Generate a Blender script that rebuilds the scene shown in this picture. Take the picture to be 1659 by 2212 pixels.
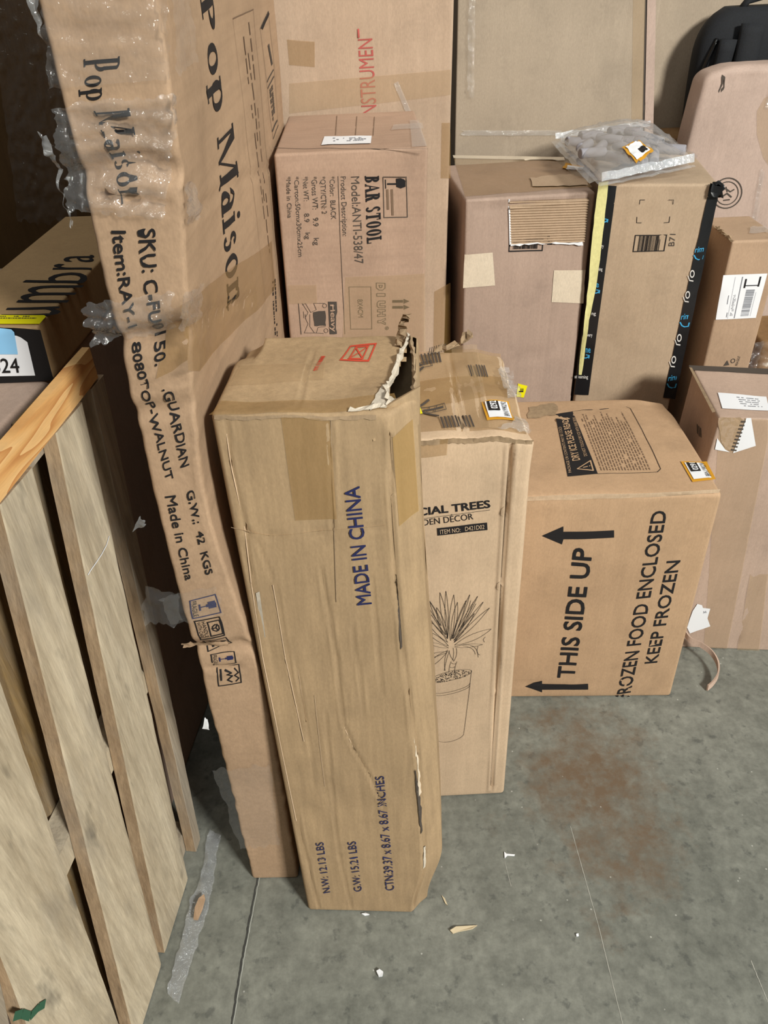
import bpy, bmesh, math, random
import numpy as np
from mathutils import Vector, Matrix, noise

random.seed(7)
for o in list(bpy.data.objects):
    bpy.data.objects.remove(o)
SC = bpy.context.scene
COL = SC.collection

# ------------------------------------------------------------------ camera
W, H = 1659.0, 2212.0
PITCH, ROLL, FPX, CAMH = math.radians(36.90), math.radians(-2.46), 1633.0, 1.4231
Fv = np.array([0, math.cos(PITCH), -math.sin(PITCH)])
Uv0 = np.array([0, math.sin(PITCH), math.cos(PITCH)])
Rv0 = np.array([1.0, 0, 0])
Rv = Rv0 * math.cos(ROLL) + Uv0 * math.sin(ROLL)
Uv = -Rv0 * math.sin(ROLL) + Uv0 * math.cos(ROLL)
CP = np.array([0, 0, CAMH])
cd = bpy.data.cameras.new('camera')
cam = bpy.data.objects.new('camera', cd)
COL.objects.link(cam)
m = Matrix.Identity(4)
for i in range(3):
    m[i][0], m[i][1], m[i][2], m[i][3] = Rv[i], Uv[i], -Fv[i], CP[i]
cam.matrix_world = m
cd.sensor_fit = 'VERTICAL'
cd.sensor_height = 36.0
cd.lens = FPX * 36.0 / H
cd.clip_start = 0.02
SC.camera = cam

# ------------------------------------------------------------------ light
wd = bpy.data.worlds.new('world')
SC.world = wd
wd.use_nodes = True
bg = wd.node_tree.nodes['Background']
bg.inputs[0].default_value = (0.95, 1.0, 0.97, 1)
bg.inputs[1].default_value = 0.14


def area(name, loc, aim, size, energy, col=(1, 1, 1), sy=None):
    l = bpy.data.lights.new(name, 'AREA')
    l.energy = energy
    l.color = col
    l.size = size
    if sy:
        l.shape = 'RECTANGLE'
        l.size_y = sy
    o = bpy.data.objects.new(name, l)
    COL.objects.link(o)
    o.location = loc
    o.rotation_euler = (Vector(aim) - Vector(loc)).to_track_quat('-Z', 'Y').to_euler()
    return o


area('high_bay_lamp', (3.5, -3.3, 4.2), (0.2, 1.2, 0.6), 1.0, 680, (1, 0.985, 0.90))
area('high_bay_lamp', (0.3, 0.2, 5.4), (0.2, 1.2, 0.0), 2.2, 66, (0.98, 1.0, 0.94), 2.2)

vs = SC.view_settings
vs.view_transform = 'Standard'
vs.look = 'None'
vs.gamma = 1.0
vs.use_curve_mapping = False
vs.exposure = -0.30


# ------------------------------------------------------------------ pixel -> world
def ray(p):
    return Fv + Rv * ((p[0] - W / 2) / FPX) - Uv * ((p[1] - H / 2) / FPX)


def on_plane(p, n, k):
    n = np.array(n, float)
    d = ray(p)
    return CP + d * ((k - n @ CP) / (n @ d))


def proj(P):
    d = np.array(P, float) - CP
    return (W / 2 + FPX * (d @ Rv) / (d @ Fv), H / 2 - FPX * (d @ Uv) / (d @ Fv))


def at_z(p, z=0.0):
    return on_plane(p, (0, 0, 1), z)


def at_y(p, y):
    return on_plane(p, (0, 1, 0), y)


# ------------------------------------------------------------------ materials
def lin(c):
    r = []
    for x in c:
        x = x / 255.0
        r.append(x / 12.92 if x <= 0.04045 else ((x + 0.055) / 1.055) ** 2.4)
    return (r[0], r[1], r[2], 1.0)


class NT:
    def __init__(s, name):
        s.m = bpy.data.materials.new(name)
        s.m.use_nodes = True
        s.t = s.m.node_tree
        s.b = s.t.nodes['Principled BSDF']
        s.out = s.t.nodes['Material Output']

    def n(s, typ, **kw):
        nd = s.t.nodes.new(typ)
        for k, v in kw.items():
            if k.startswith('i_'):
                nd.inputs[k[2:].replace('_', ' ')].default_value = v
            else:
                setattr(nd, k, v)
        return nd

    def l(s, a, b):
        s.t.links.new(a, b)

    def coords(s, scale=(1, 1, 1), kind='Object'):
        tc = s.n('ShaderNodeTexCoord')
        mp = s.n('ShaderNodeMapping')
        mp.inputs['Scale'].default_value = scale
        s.l(tc.outputs[kind], mp.inputs['Vector'])
        return mp.outputs['Vector']

    def noise(s, scale, det=3, vscale=(1, 1, 1), rough=0.55):
        nd = s.n('ShaderNodeTexNoise')
        nd.inputs['Scale'].default_value = scale
        nd.inputs['Detail'].default_value = det
        nd.inputs['Roughness'].default_value = rough
        s.l(s.coords(vscale), nd.inputs['Vector'])
        return nd.outputs['Fac']

    def ramp(s, fac, p0, c0, p1, c1):
        r = s.n('ShaderNodeValToRGB')
        r.color_ramp.elements[0].position = p0
        r.color_ramp.elements[0].color = c0
        r.color_ramp.elements[1].position = p1
        r.color_ramp.elements[1].color = c1
        s.l(fac, r.inputs['Fac'])
        return r.outputs['Color']

    def mix(s, fac, a, b, mode='MIX'):
        x = s.n('ShaderNodeMix', data_type='RGBA', blend_type=mode)
        for sock, v in ((x.inputs[0], fac), (x.inputs[6], a), (x.inputs[7], b)):
            if hasattr(v, 'is_linked') or hasattr(v, 'links'):
                s.l(v, sock)
            else:
                sock.default_value = v
        return x.outputs[2]

    def bump(s, h, strength=0.2, dist=0.002):
        b = s.n('ShaderNodeBump')
        b.inputs['Strength'].default_value = strength
        b.inputs['Distance'].default_value = dist
        s.l(h, b.inputs['Height'])
        s.l(b.outputs['Normal'], s.b.inputs['Normal'])


def plain(name, c, rough=0.7, spec=0.3, metal=0.0):
    t = NT(name)
    t.b.inputs['Base Color'].default_value = lin(c)
    t.b.inputs['Roughness'].default_value = rough
    t.b.inputs['Specular IOR Level'].default_value = spec
    t.b.inputs['Metallic'].default_value = metal
    return t.m


def g(v):
    return (v, v, v, 1)


def card(name, c, flute=(1, 1, 0.02), streak=0.10, rough=0.72, blotch=0.14):
    """kraft cardboard: fibres, faint flute lines, blotches"""
    t = NT(name)
    base = lin(c)
    f1 = t.ramp(t.noise(4.0, 4), 0.3, g(1 - blotch), 0.7, g(1 + blotch * 0.45))
    f2 = t.ramp(t.noise(420.0, 3, (1, 1, 0.35), 0.7), 0.3, g(0.90), 0.7, g(1.07))
    f3 = t.ramp(t.noise(95.0, 2, flute), 0.3, g(1 - streak), 0.7, g(1 + streak * 0.6))
    col = t.mix(1.0, base, f1, 'MULTIPLY')
    col = t.mix(1.0, col, f2, 'MULTIPLY')
    col = t.mix(1.0, col, f3, 'MULTIPLY')
    # handling dirt and rubbed patches
    col = t.mix(t.ramp(t.noise(11.0, 7, rough=0.7), 0.53, g(0), 0.74, g(0.34)), col, tuple(k * 0.52 for k in base[:3]) + (1.0,))
    col = t.mix(t.ramp(t.noise(7.0, 8, (1, 1, 0.3), 0.75), 0.56, g(0), 0.70, g(0.22)), col, tuple(min(1, k * 1.35 + 0.03) for k in base[:3]) + (1.0,))
    t.l(col, t.b.inputs['Base Color'])
    t.b.inputs['Roughness'].default_value = rough
    t.b.inputs['Specular IOR Level'].default_value = 0.25
    t.bump(t.noise(95.0, 2, flute), 0.25, 0.0015)
    return t.m


def tape(name, c, alpha=0.55, rough=0.18):
    t = NT(name)
    t.b.inputs['Base Color'].default_value = lin(c)
    t.b.inputs['Roughness'].default_value = rough
    t.b.inputs['Specular IOR Level'].default_value = 0.5
    t.b.inputs['Alpha'].default_value = alpha
    t.bump(t.noise(45.0, 3), 0.25, 0.003)
    return t.m


def film(name, base=0.05, edge=0.5, tint=(0.95, 0.97, 1), scale=100, milky=0.06, bstr=0.9):
    t = NT(name)
    t.t.nodes.remove(t.b)
    tr = t.n('ShaderNodeBsdfTransparent')
    gl = t.n('ShaderNodeBsdfGlossy')
    gl.inputs['Roughness'].default_value = 0.07
    df = t.n('ShaderNodeBsdfDiffuse')
    df.inputs['Color'].default_value = (*tint, 1)
    lw = t.n('ShaderNodeLayerWeight')
    lw.inputs['Blend'].default_value = 0.35
    bp = t.n('ShaderNodeBump')
    bp.inputs['Strength'].default_value = bstr
    bp.inputs['Distance'].default_value = 0.006
    t.l(t.noise(scale, 3), bp.inputs['Height'])
    t.l(bp.outputs['Normal'], gl.inputs['Normal'])
    mr = t.n('ShaderNodeMapRange')
    mr.inputs['To Min'].default_value = base
    mr.inputs['To Max'].default_value = edge
    t.l(lw.outputs['Facing'], mr.inputs['Value'])
    m1 = t.n('ShaderNodeMixShader')
    m1.inputs[0].default_value = milky
    t.l(tr.outputs[0], m1.inputs[1])
    t.l(df.outputs[0], m1.inputs[2])
    m2 = t.n('ShaderNodeMixShader')
    t.l(mr.outputs[0], m2.inputs[0])
    t.l(m1.outputs[0], m2.inputs[1])
    t.l(gl.outputs[0], m2.inputs[2])
    t.l(m2.outputs[0], t.out.inputs['Surface'])
    return t.m


def wood(name, c_hi, c_lo, vscale=(40, 40, 1.6), dirt=(70, 66, 60)):
    t = NT(name)
    grain = t.noise(1.0, 6, vscale, 0.65)
    col = t.ramp(grain, 0.32, lin(c_lo), 0.66, lin(c_hi))
    fine = t.ramp(t.noise(1.0, 4, (vscale[0] * 6, vscale[1] * 6, vscale[2] * 8), 0.7), 0.25, g(0.80), 0.7, g(1.08))
    col = t.mix(1.0, col, fine, 'MULTIPLY')
    spots = t.ramp(t.noise(1.0, 3, (22, 22, 9)), 0.62, g(0), 0.78, g(0.7))
    col = t.mix(spots, col, lin(dirt))
    grey = t.ramp(t.noise(1.0, 5, (9, 9, 4), 0.65), 0.46, g(0), 0.72, g(0.55))
    col = t.mix(grey, col, lin((138, 130, 120)))
    t.l(col, t.b.inputs['Base Color'])
    t.b.inputs['Roughness'].default_value = 0.85
    t.b.inputs['Specular IOR Level'].default_value = 0.15
    t.bump(t.noise(1.0, 5, (vscale[0] * 3, vscale[1] * 3, vscale[2] * 4)), 0.5, 0.003)
    return t.m


M = {}
M['front'] = card('cardboard_ochre', (171, 145, 113), (1, 1, 0.02), 0.12)
M['trees'] = card('cardboard_tan', (202, 176, 148), (1, 1, 0.02), 0.04)
M['frozen'] = card('cardboard_orange_tan', (186, 154, 123), (1, 1, 0.05), 0.04)
M['stool'] = card('cardboard_pinkish', (178, 149, 129), (0.03, 1, 1), 0.05)
M['pop'] = card('cardboard_worn', (177, 148, 121), (1, 0.03, 1), 0.07)
M['instr'] = card('cardboard_light', (189, 164, 142), (1, 1, 0.02), 0.04)
M['plain'] = card('cardboard_smooth', (173, 157, 139), (1, 1, 0.02), 0.02)
M['b71l'] = card('cardboard_mauve', (173, 150, 136), (1, 1, 0.02), 0.05)
M['b71r'] = card('cardboard_sand', (183, 160, 136), (1, 1, 0.02), 0.03)
M['right'] = card('cardboard_mid', (187, 162, 146), (1, 1, 0.02), 0.04)
M['pink'] = card('cardboard_rose', (189, 166, 154), (1, 1, 0.02), 0.03)
M['narrow'] = card('cardboard_buff', (177, 149, 124), (1, 1, 0.02), 0.03)
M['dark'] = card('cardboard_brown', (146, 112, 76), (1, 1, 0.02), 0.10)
M['shade'] = card('cardboard_shaded_brown', (104, 78, 48), (1, 1, 0.02), 0.10)  # brown darkened so the colour carries the shadow behind the tall carton
M['umbra'] = card('cardboard_box_tan', (184, 152, 112), (1, 1, 0.02), 0.04)
M['torn'] = card('torn_paper', (205, 194, 178), (1, 1, 1), 0.12, 0.9, 0.25)
M['tornin'] = card('torn_liner', (160, 137, 110), (1, 1, 1), 0.15, 0.9, 0.25)
M['flute'] = card('bare_flutes', (176, 152, 128), (1, 1, 1), 0.05, 0.9, 0.1)
M['patch'] = card('pale_paper', (214, 199, 178), (1, 1, 1), 0.03, 0.8, 0.06)
M['ink'] = plain('black_ink', (30, 28, 30), 0.75)
M['inkgrey'] = plain('grey_ink', (78, 70, 64), 0.8)
M['inkfaint'] = plain('faint_grey_ink', (120, 98, 80), 0.8)
M['inkblue'] = plain('blue_ink', (38, 42, 84), 0.75)
M['inkred'] = plain('red_ink', (190, 70, 50), 0.75)
M['inkrose'] = plain('faded_red_ink', (182, 92, 86), 0.8)
M['white'] = plain('white_paper', (232, 234, 240), 0.55)
M['black'] = plain('black_label', (24, 24, 26), 0.5)
M['yellow'] = plain('yellow_label', (236, 226, 20), 0.5)
M['orange'] = plain('orange_label', (205, 148, 40), 0.5)
M['bluelab'] = plain('pale_blue_label', (140, 196, 238), 0.5)
M['cyan'] = plain('cyan_print', (70, 165, 215), 0.5)
M['whiteink'] = plain('white_print', (215, 212, 210), 0.6)
M['greyink'] = plain('soft_grey_print', (130, 132, 140), 0.6)
M['blacktape'] = plain('black_tape', (26, 27, 30), 0.35, 0.5)
M['foam'] = card('yellow_strip', (232, 226, 160), (1, 1, 1), 0.05, 0.6, 0.08)
M['tape'] = tape('brown_tape', (170, 134, 80), 0.34)
M['tapelite'] = tape('clear_tape', (196, 168, 130), 0.28, 0.2)
M['tapegold'] = tape('gold_tape', (184, 148, 88), 0.45, 0.22)
M['film'] = film('stretch_film', 0.05, 0.38, milky=0.05)
M['filmdim'] = film('stretch_film_thin', 0.03, 0.16, milky=0.03)
M['bag'] = film('bag_film', 0.08, 0.4, milky=0.16, scale=30, bstr=0.4)
M['filmwhite'] = film('milky_film', 0.07, 0.4, milky=0.14)
M['slat'] = wood('weathered_pine', (207, 193, 169), (166, 151, 128), (30, 30, 3.0))
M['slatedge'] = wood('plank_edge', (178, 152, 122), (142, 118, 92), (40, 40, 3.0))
M['slatgrey'] = wood('grey_pine', (180, 168, 150), (140, 124, 106))
M['slatback'] = wood('old_pine', (150, 124, 84), (110, 88, 58))
M['roll'] = plain('grey_roll', (150, 148, 156), 0.7)
M['fabric'] = NT('black_fabric')
_t = M['fabric']
_t.l(_t.ramp(_t.noise(600, 2), 0.3, lin((10, 12, 15)), 0.7, lin((25, 28, 36))), _t.b.inputs['Base Color'])
_t.b.inputs['Roughness'].default_value = 0.85
_t.bump(_t.noise(600, 2), 0.3, 0.001)
M['fabric'] = _t.m
M['piping'] = plain('black_piping', (10, 10, 12), 0.25, 0.5)


def orange_wood():
    t = NT('fresh_pine')
    mp = t.coords((1, 1, 1))
    nz = t.n('ShaderNodeTexNoise')
    nz.inputs['Scale'].default_value = 1.0
    nz.inputs['Detail'].default_value = 2
    t.l(t.coords((2.4, 2.4, 17)), nz.inputs['Vector'])
    wv = t.n('ShaderNodeMath', operation='MULTIPLY')
    wv.inputs[1].default_value = 8.0
    t.l(nz.outputs['Fac'], wv.inputs[0])
    fr = t.n('ShaderNodeMath', operation='FRACT')
    t.l(wv.outputs[0], fr.inputs[0])
    r = t.n('ShaderNodeValToRGB')
    e = r.color_ramp.elements
    e[0].position, e[0].color = 0.0, lin((228, 184, 126))
    e[1].position, e[1].color = 1.0, lin((192, 132, 76))
    x = e.new(0.62)
    x.color = lin((218, 166, 104))
    t.l(fr.outputs[0], r.inputs['Fac'])
    fine = t.ramp(t.noise(1.0, 4, (30, 30, 500), 0.7), 0.25, g(0.85), 0.7, g(1.08))
    t.l(t.mix(1.0, r.outputs['Color'], fine, 'MULTIPLY'), t.b.inputs['Base Color'])
    t.b.inputs['Roughness'].default_value = 0.7
    return t.m


M['rail'] = orange_wood()


def concrete():
    t = NT('concrete')
    n1 = t.noise(2.2, 6, rough=0.65)
    n2 = t.noise(21.0, 6, rough=0.68)
    n3 = t.noise(60.0, 4, rough=0.7)
    base = t.ramp(n1, 0.3, lin((108, 110, 103)), 0.72, lin((138, 139, 131)))
    base = t.mix(1.0, base, t.ramp(n2, 0.34, g(0.76), 0.64, g(1.10)), 'MULTIPLY')
    base = t.mix(1.0, base, t.ramp(n3, 0.3, g(0.80), 0.66, g(1.10)), 'MULTIPLY')
    # dark oil spots
    base = t.mix(t.ramp(t.noise(38.0, 4, rough=0.6), 0.58, g(0), 0.68, g(0.55)), base, lin((72, 74, 72)))
    # rusty stain in front of the frozen-food carton
    tc = t.n('ShaderNodeTexCoord')
    mp = t.n('ShaderNodeMapping')
    mp.inputs['Location'].default_value = (-0.415 / 0.17, -0.90 / 0.27, 0)
    mp.inputs['Scale'].default_value = (1 / 0.17, 1 / 0.27, 0)
    t.l(tc.outputs['Object'], mp.inputs['Vector'])
    ln = t.n('ShaderNodeVectorMath', operation='LENGTH')
    t.l(mp.outputs['Vector'], ln.inputs[0])
    nn = t.n('ShaderNodeMath', operation='MULTIPLY_ADD')
    t.l(t.noise(9.0, 5, rough=0.7), nn.inputs[0])
    nn.inputs[1].default_value = 3.0
    t.l(ln.outputs['Value'], nn.inputs[2])
    msk = t.ramp(nn.outputs[0], 0.62, g(0.62), 1.0, g(0.0))
    mr = t.n('ShaderNodeMapRange')
    mr.inputs['From Min'].default_value = 1.75
    mr.inputs['From Max'].default_value = 2.5
    mr.inputs['To Min'].default_value = 1.0
    mr.inputs['To Max'].default_value = 0.0
    t.l(nn.outputs[0], mr.inputs['Value'])
    pat = t.ramp(t.noise(27.0, 5, rough=0.7), 0.34, g(0.35), 0.58, g(1.0))
    base = t.mix(t.mix(1.0, mr.outputs[0], pat, 'MULTIPLY'), base, lin((106, 90, 74)))
    # pale flecks of dust
    vo = t.n('ShaderNodeTexVoronoi')
    vo.inputs['Scale'].default_value = 26.0
    t.l(t.coords(), vo.inputs['Vector'])
    base = t.mix(t.ramp(vo.outputs['Distance'], 0.02, g(0.75), 0.055, g(0)), base, lin((190, 190, 184)))
    t.l(base, t.b.inputs['Base Color'])
    t.b.inputs['Roughness'].default_value = 0.55
    t.b.inputs['Specular IOR Level'].default_value = 0.3
    t.bump(n3, 0.15, 0.002)
    return t.m


M['concrete'] = concrete()
M['wall'] = plain('painted_wall', (120, 116, 110), 0.9)


# ------------------------------------------------------------------ objects
def link(name, mesh, mat, parent=None, smooth=False):
    o = bpy.data.objects.new(name, mesh)
    COL.objects.link(o)
    if mat is not None:
        mesh.materials.append(mat)
    if smooth:
        mesh.polygons.foreach_set('use_smooth', [True] * len(mesh.polygons))
    if parent is not None:
        o.parent = parent
    return o


def mesh_of(verts, faces, name='mesh'):
    me = bpy.data.meshes.new(name)
    me.from_pydata([tuple(map(float, v)) for v in verts], [], faces)
    me.update()
    return me


def bm_mesh(bm, name='mesh'):
    me = bpy.data.meshes.new(name)
    bm.normal_update()
    bm.to_mesh(me)
    bm.free()
    return me


def tag(o, label, cat, group=None, kind=None):
    if label:
        o['label'] = label
        o['category'] = cat
    if group:
        o['group'] = group
    if kind:
        o['kind'] = kind
    return o


def root(name, loc, yaw=0.0):
    o = bpy.data.objects.new(name, None)
    COL.objects.link(o)
    o.location = loc
    o.rotation_euler = (0, 0, yaw)
    o.empty_display_size = 0.05
    return o


def sstep(a, b, x):
    t = min(1.0, max(0.0, (x - a) / (b - a)))
    return t * t * (3 - 2 * t)


def nz(x, y, z=0.0):
    return noise.noise(Vector((x, y, z)))


# ---- printed shapes in a unit square -------------------------------------------------
_txt = {}


def text_polys(body, bold=0.0, shear=0.0):
    """polygons of a line of sans text, x 0..1 over its length, y 0..1 from baseline to cap height"""
    key = (body, bold, shear)
    if key in _txt:
        return _txt[key]

    def raw(b):
        cu = bpy.data.curves.new('t', 'FONT')
        cu.body = b
        cu.size = 1.0
        cu.shear = shear
        cu.resolution_u = 3
        ob = bpy.data.objects.new('t', cu)
        COL.objects.link(ob)
        me = bpy.data.meshes.new_from_object(ob)
        v = [(p.co.x, p.co.y) for p in me.vertices]
        f = [list(p.vertices) for p in me.polygons]
        if bold:
            cnt = {}
            for p in me.polygons:
                for e in p.edge_keys:
                    cnt[e] = cnt.get(e, 0) + 1
            for e, c in cnt.items():
                if c == 1:
                    for q in stroke([v[e[0]], v[e[1]]], bold * 2):
                        f.append(list(range(len(v), len(v) + 4)))
                        v = v + q
        bpy.data.objects.remove(ob)
        bpy.data.curves.remove(cu)
        bpy.data.meshes.remove(me)
        return v, f
    hv, _ = raw('H')
    y0 = min(p[1] for p in hv)
    y1 = max(p[1] for p in hv)
    v, f = raw(body)
    x0 = min(p[0] for p in v)
    x1 = max(p[0] for p in v)
    pts = [((p[0] - x0) / (x1 - x0), (p[1] - y0) / (y1 - y0)) for p in v]
    res = [[pts[i] for i in q] for q in f]
    _txt[key] = res
    return res


def ring(cx, cy, rx, ry, tx, ty, a0=0, a1=360, n=20):
    out = []
    for i in range(n):
        p, q = (math.radians(a0 + (a1 - a0) * k / n) for k in (i, i + 1))
        o = [(cx + rx * math.cos(a), cy + ry * math.sin(a)) for a in (p, q)]
        ii = [(cx + (rx - tx) * math.cos(a), cy + (ry - ty) * math.sin(a)) for a in (q, p)]
        out.append(o + ii)
    return out


def rect(x0, y0, x1, y1):
    return [(x0, y0), (x1, y0), (x1, y1), (x0, y1)]


def frame(x0, y0, x1, y1, tx, ty=None):
    ty = ty or tx
    return [rect(x0, y0, x1, y0 + ty), rect(x0, y1 - ty, x1, y1), rect(x0, y0 + ty, x0 + tx, y1 - ty), rect(x1 - tx, y0 + ty, x1, y1 - ty)]


def stroke(pts, w):
    """a polyline of width w as quads"""
    out = []
    for (x0, y0), (x1, y1) in zip(pts[:-1], pts[1:]):
        L = math.hypot(x1 - x0, y1 - y0)
        if L < 1e-9:
            continue
        nx, ny = -(y1 - y0) / L * w / 2, (x1 - x0) / L * w / 2
        ex, ey = (x1 - x0) / L * w * 0.2, (y1 - y0) / L * w * 0.2
        out.append([(x0 - nx - ex, y0 - ny - ey), (x1 - nx + ex, y1 - ny + ey), (x1 + nx + ex, y1 + ny + ey), (x0 + nx - ex, y0 + ny - ey)])
    return out


def serif_glyph(ch, hv=1.0):
    """roman letters with serifs, cap height 1; returns polygons and advance"""
    T, t, s = 0.15 * hv, 0.05 * hv, 0.055 * hv

    def stem(x, y0, y1, w=T, lo=True, hi=True, k=0.09):
        r = [rect(x - w / 2, y0, x + w / 2, y1)]
        if lo:
            r.append(rect(x - w / 2 - k, y0, x + w / 2 + k, y0 + s))
        if hi:
            r.append(rect(x - w / 2 - k, y1 - s, x + w / 2 + k, y1))
        return r
    if ch == 'P':
        return stem(0.2, 0, 1) + ring(0.3, 0.73, 0.38, 0.27, T, t, -90, 90), 0.78
    if ch == 'B':
        return stem(0.2, 0, 1) + ring(0.3, 0.75, 0.32, 0.25, T, t, -90, 90) + ring(0.3, 0.27, 0.37, 0.27, T, t, -90, 90), 0.78
    if ch == 'R':
        return stem(0.2, 0, 1) + ring(0.3, 0.74, 0.34, 0.26, T, t, -90, 90) + [[(0.34, 0.5), (0.34 + T * 1.1, 0.5), (0.80, 0), (0.80 - T * 1.2, 0)], rect(0.58, 0, 0.86, s)], 0.86
    if ch == 'A':
        return [[(0.06, 0), (0.06 + t * 1.4, 0), (0.44, 1), (0.38, 1)], [(0.38, 1), (0.46, 1), (0.84, 0), (0.84 - T * 1.2, 0)], rect(0.2, 0.3, 0.66, 0.3 + t * 1.2), rect(-0.02, 0, 0.24, s), rect(0.58, 0, 0.92, s)], 0.92
    if ch == 'S':
        return ring(0.34, 0.74, 0.27, 0.26, T * 0.85, t * 1.4, 20, 270, 14) + ring(0.34, 0.26, 0.29, 0.26, T * 0.85, t * 1.4, -160, 90, 14), 0.70
    if ch == 'T':
        return stem(0.4, 0, 1, T, True, False) + [rect(0.04, 1 - s * 1.3, 0.76, 1), rect(0.04, 0.72, 0.04 + t, 1), rect(0.76 - t, 0.72, 0.76, 1)], 0.82
    if ch == 'O':
        return ring(0.4, 0.5, 0.36, 0.51, T, t), 0.82
    if ch == 'L':
        return stem(0.2, 0, 1) + [rect(0.2, 0, 0.68, s * 1.2), rect(0.68 - t, 0, 0.68, 0.3)], 0.74
    if ch == 'M':
        return stem(0.14, 0, 1, t * 1.3, True, True, 0.08) + stem(0.98, 0, 1, T, True, True, 0.08) + [[(0.12, 1), (0.12 + T * 1.2, 1), (0.60, 0.0), (0.52, 0.0)], [(0.52, 0.0), (0.57, 0.0), (0.96, 1), (0.90, 1)]], 1.14
    if ch == 'o':
        return ring(0.31, 0.34, 0.28, 0.36, T * 0.85, t), 0.62
    if ch == 'p':
        return stem(0.17, -0.32, 0.68, T * 0.85, True, False) + [rect(0.02, 0.64, 0.18, 0.69)] + ring(0.33, 0.34, 0.29, 0.35, T * 0.85, t), 0.66
    if ch == 'a':
        return ring(0.26, 0.2, 0.22, 0.21, T * 0.8, t) + stem(0.43, 0, 0.5, T * 0.8, False, False) + ring(0.27, 0.46, 0.225, 0.23, T * 0.7, t, 0, 160, 10) + [rect(0.42, 0, 0.56, s)], 0.58
    if ch == 'i':
        return stem(0.15, 0, 0.68, T * 0.85, True, False) + [rect(0.0, 0.63, 0.15, 0.68)] + ring(0.15, 0.88, 0.08, 0.08, 0.08, 0.08, 0, 360, 10), 0.32
    if ch == 's':
        return ring(0.22, 0.51, 0.17, 0.18, T * 0.7, t, 20, 270, 10) + ring(0.22, 0.17, 0.19, 0.19, T * 0.7, t, -160, 90, 10), 0.46
    if ch == 'n':
        return stem(0.16, 0, 0.66, T * 0.85, True, False) + [rect(0.02, 0.62, 0.16, 0.67)] + ring(0.36, 0.42, 0.2, 0.27, T * 0.8, t * 1.2, 0, 150, 10) + stem(0.5, 0, 0.44, T * 0.85, True, False), 0.68
    return [], 0.38


def serif_polys(body, hv=1.0):
    x, out = 0.0, []
    for ch in body:
        ps, adv = serif_glyph(ch, hv)
        out += [[(a + x, b) for a, b in p] for p in ps]
        x += adv + 0.04
    return [[(a / x, b) for a, b in p] for p in out]


def lerp_quad(q, s, t):
    (ax, ay), (bx, by), (cx, cy), (dx, dy) = q          # BL, BR, TR, TL
    return ((ax * (1 - s) + bx * s) * (1 - t) + (dx * (1 - s) + cx * s) * t,
            (ay * (1 - s) + by * s) * (1 - t) + (dy * (1 - s) + cy * s) * t)


def in_quad(q, polys):
    return [[lerp_quad(q, s, t) for s, t in p] for p in polys]


def lined(n, seed, dens=0.8, w=0.45):
    """rows of dashes that read as small print, unit square, rows from top down"""
    r = random.Random(seed)
    out = []
    for i in range(n):
        y = 1 - (i + 0.5) / n
        x, end = 0.0, r.uniform(0.75, 1.0)
        while x < end:
            L = r.uniform(0.02, 0.07)
            if r.random() < dens:
                out.append(rect(x, y - w / n / 2, min(x + L, end), y + w / n / 2))
            x += L + 0.012
    return out


def barcode(n, seed):
    r = random.Random(seed)
    out, x = [], 0.0
    while x < 0.98:
        a = r.choice((0.008, 0.012, 0.02, 0.03))
        out.append(rect(x, 0, min(1, x + a), 1))
        x += a + r.choice((0.008, 0.012, 0.02))
    return out


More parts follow.
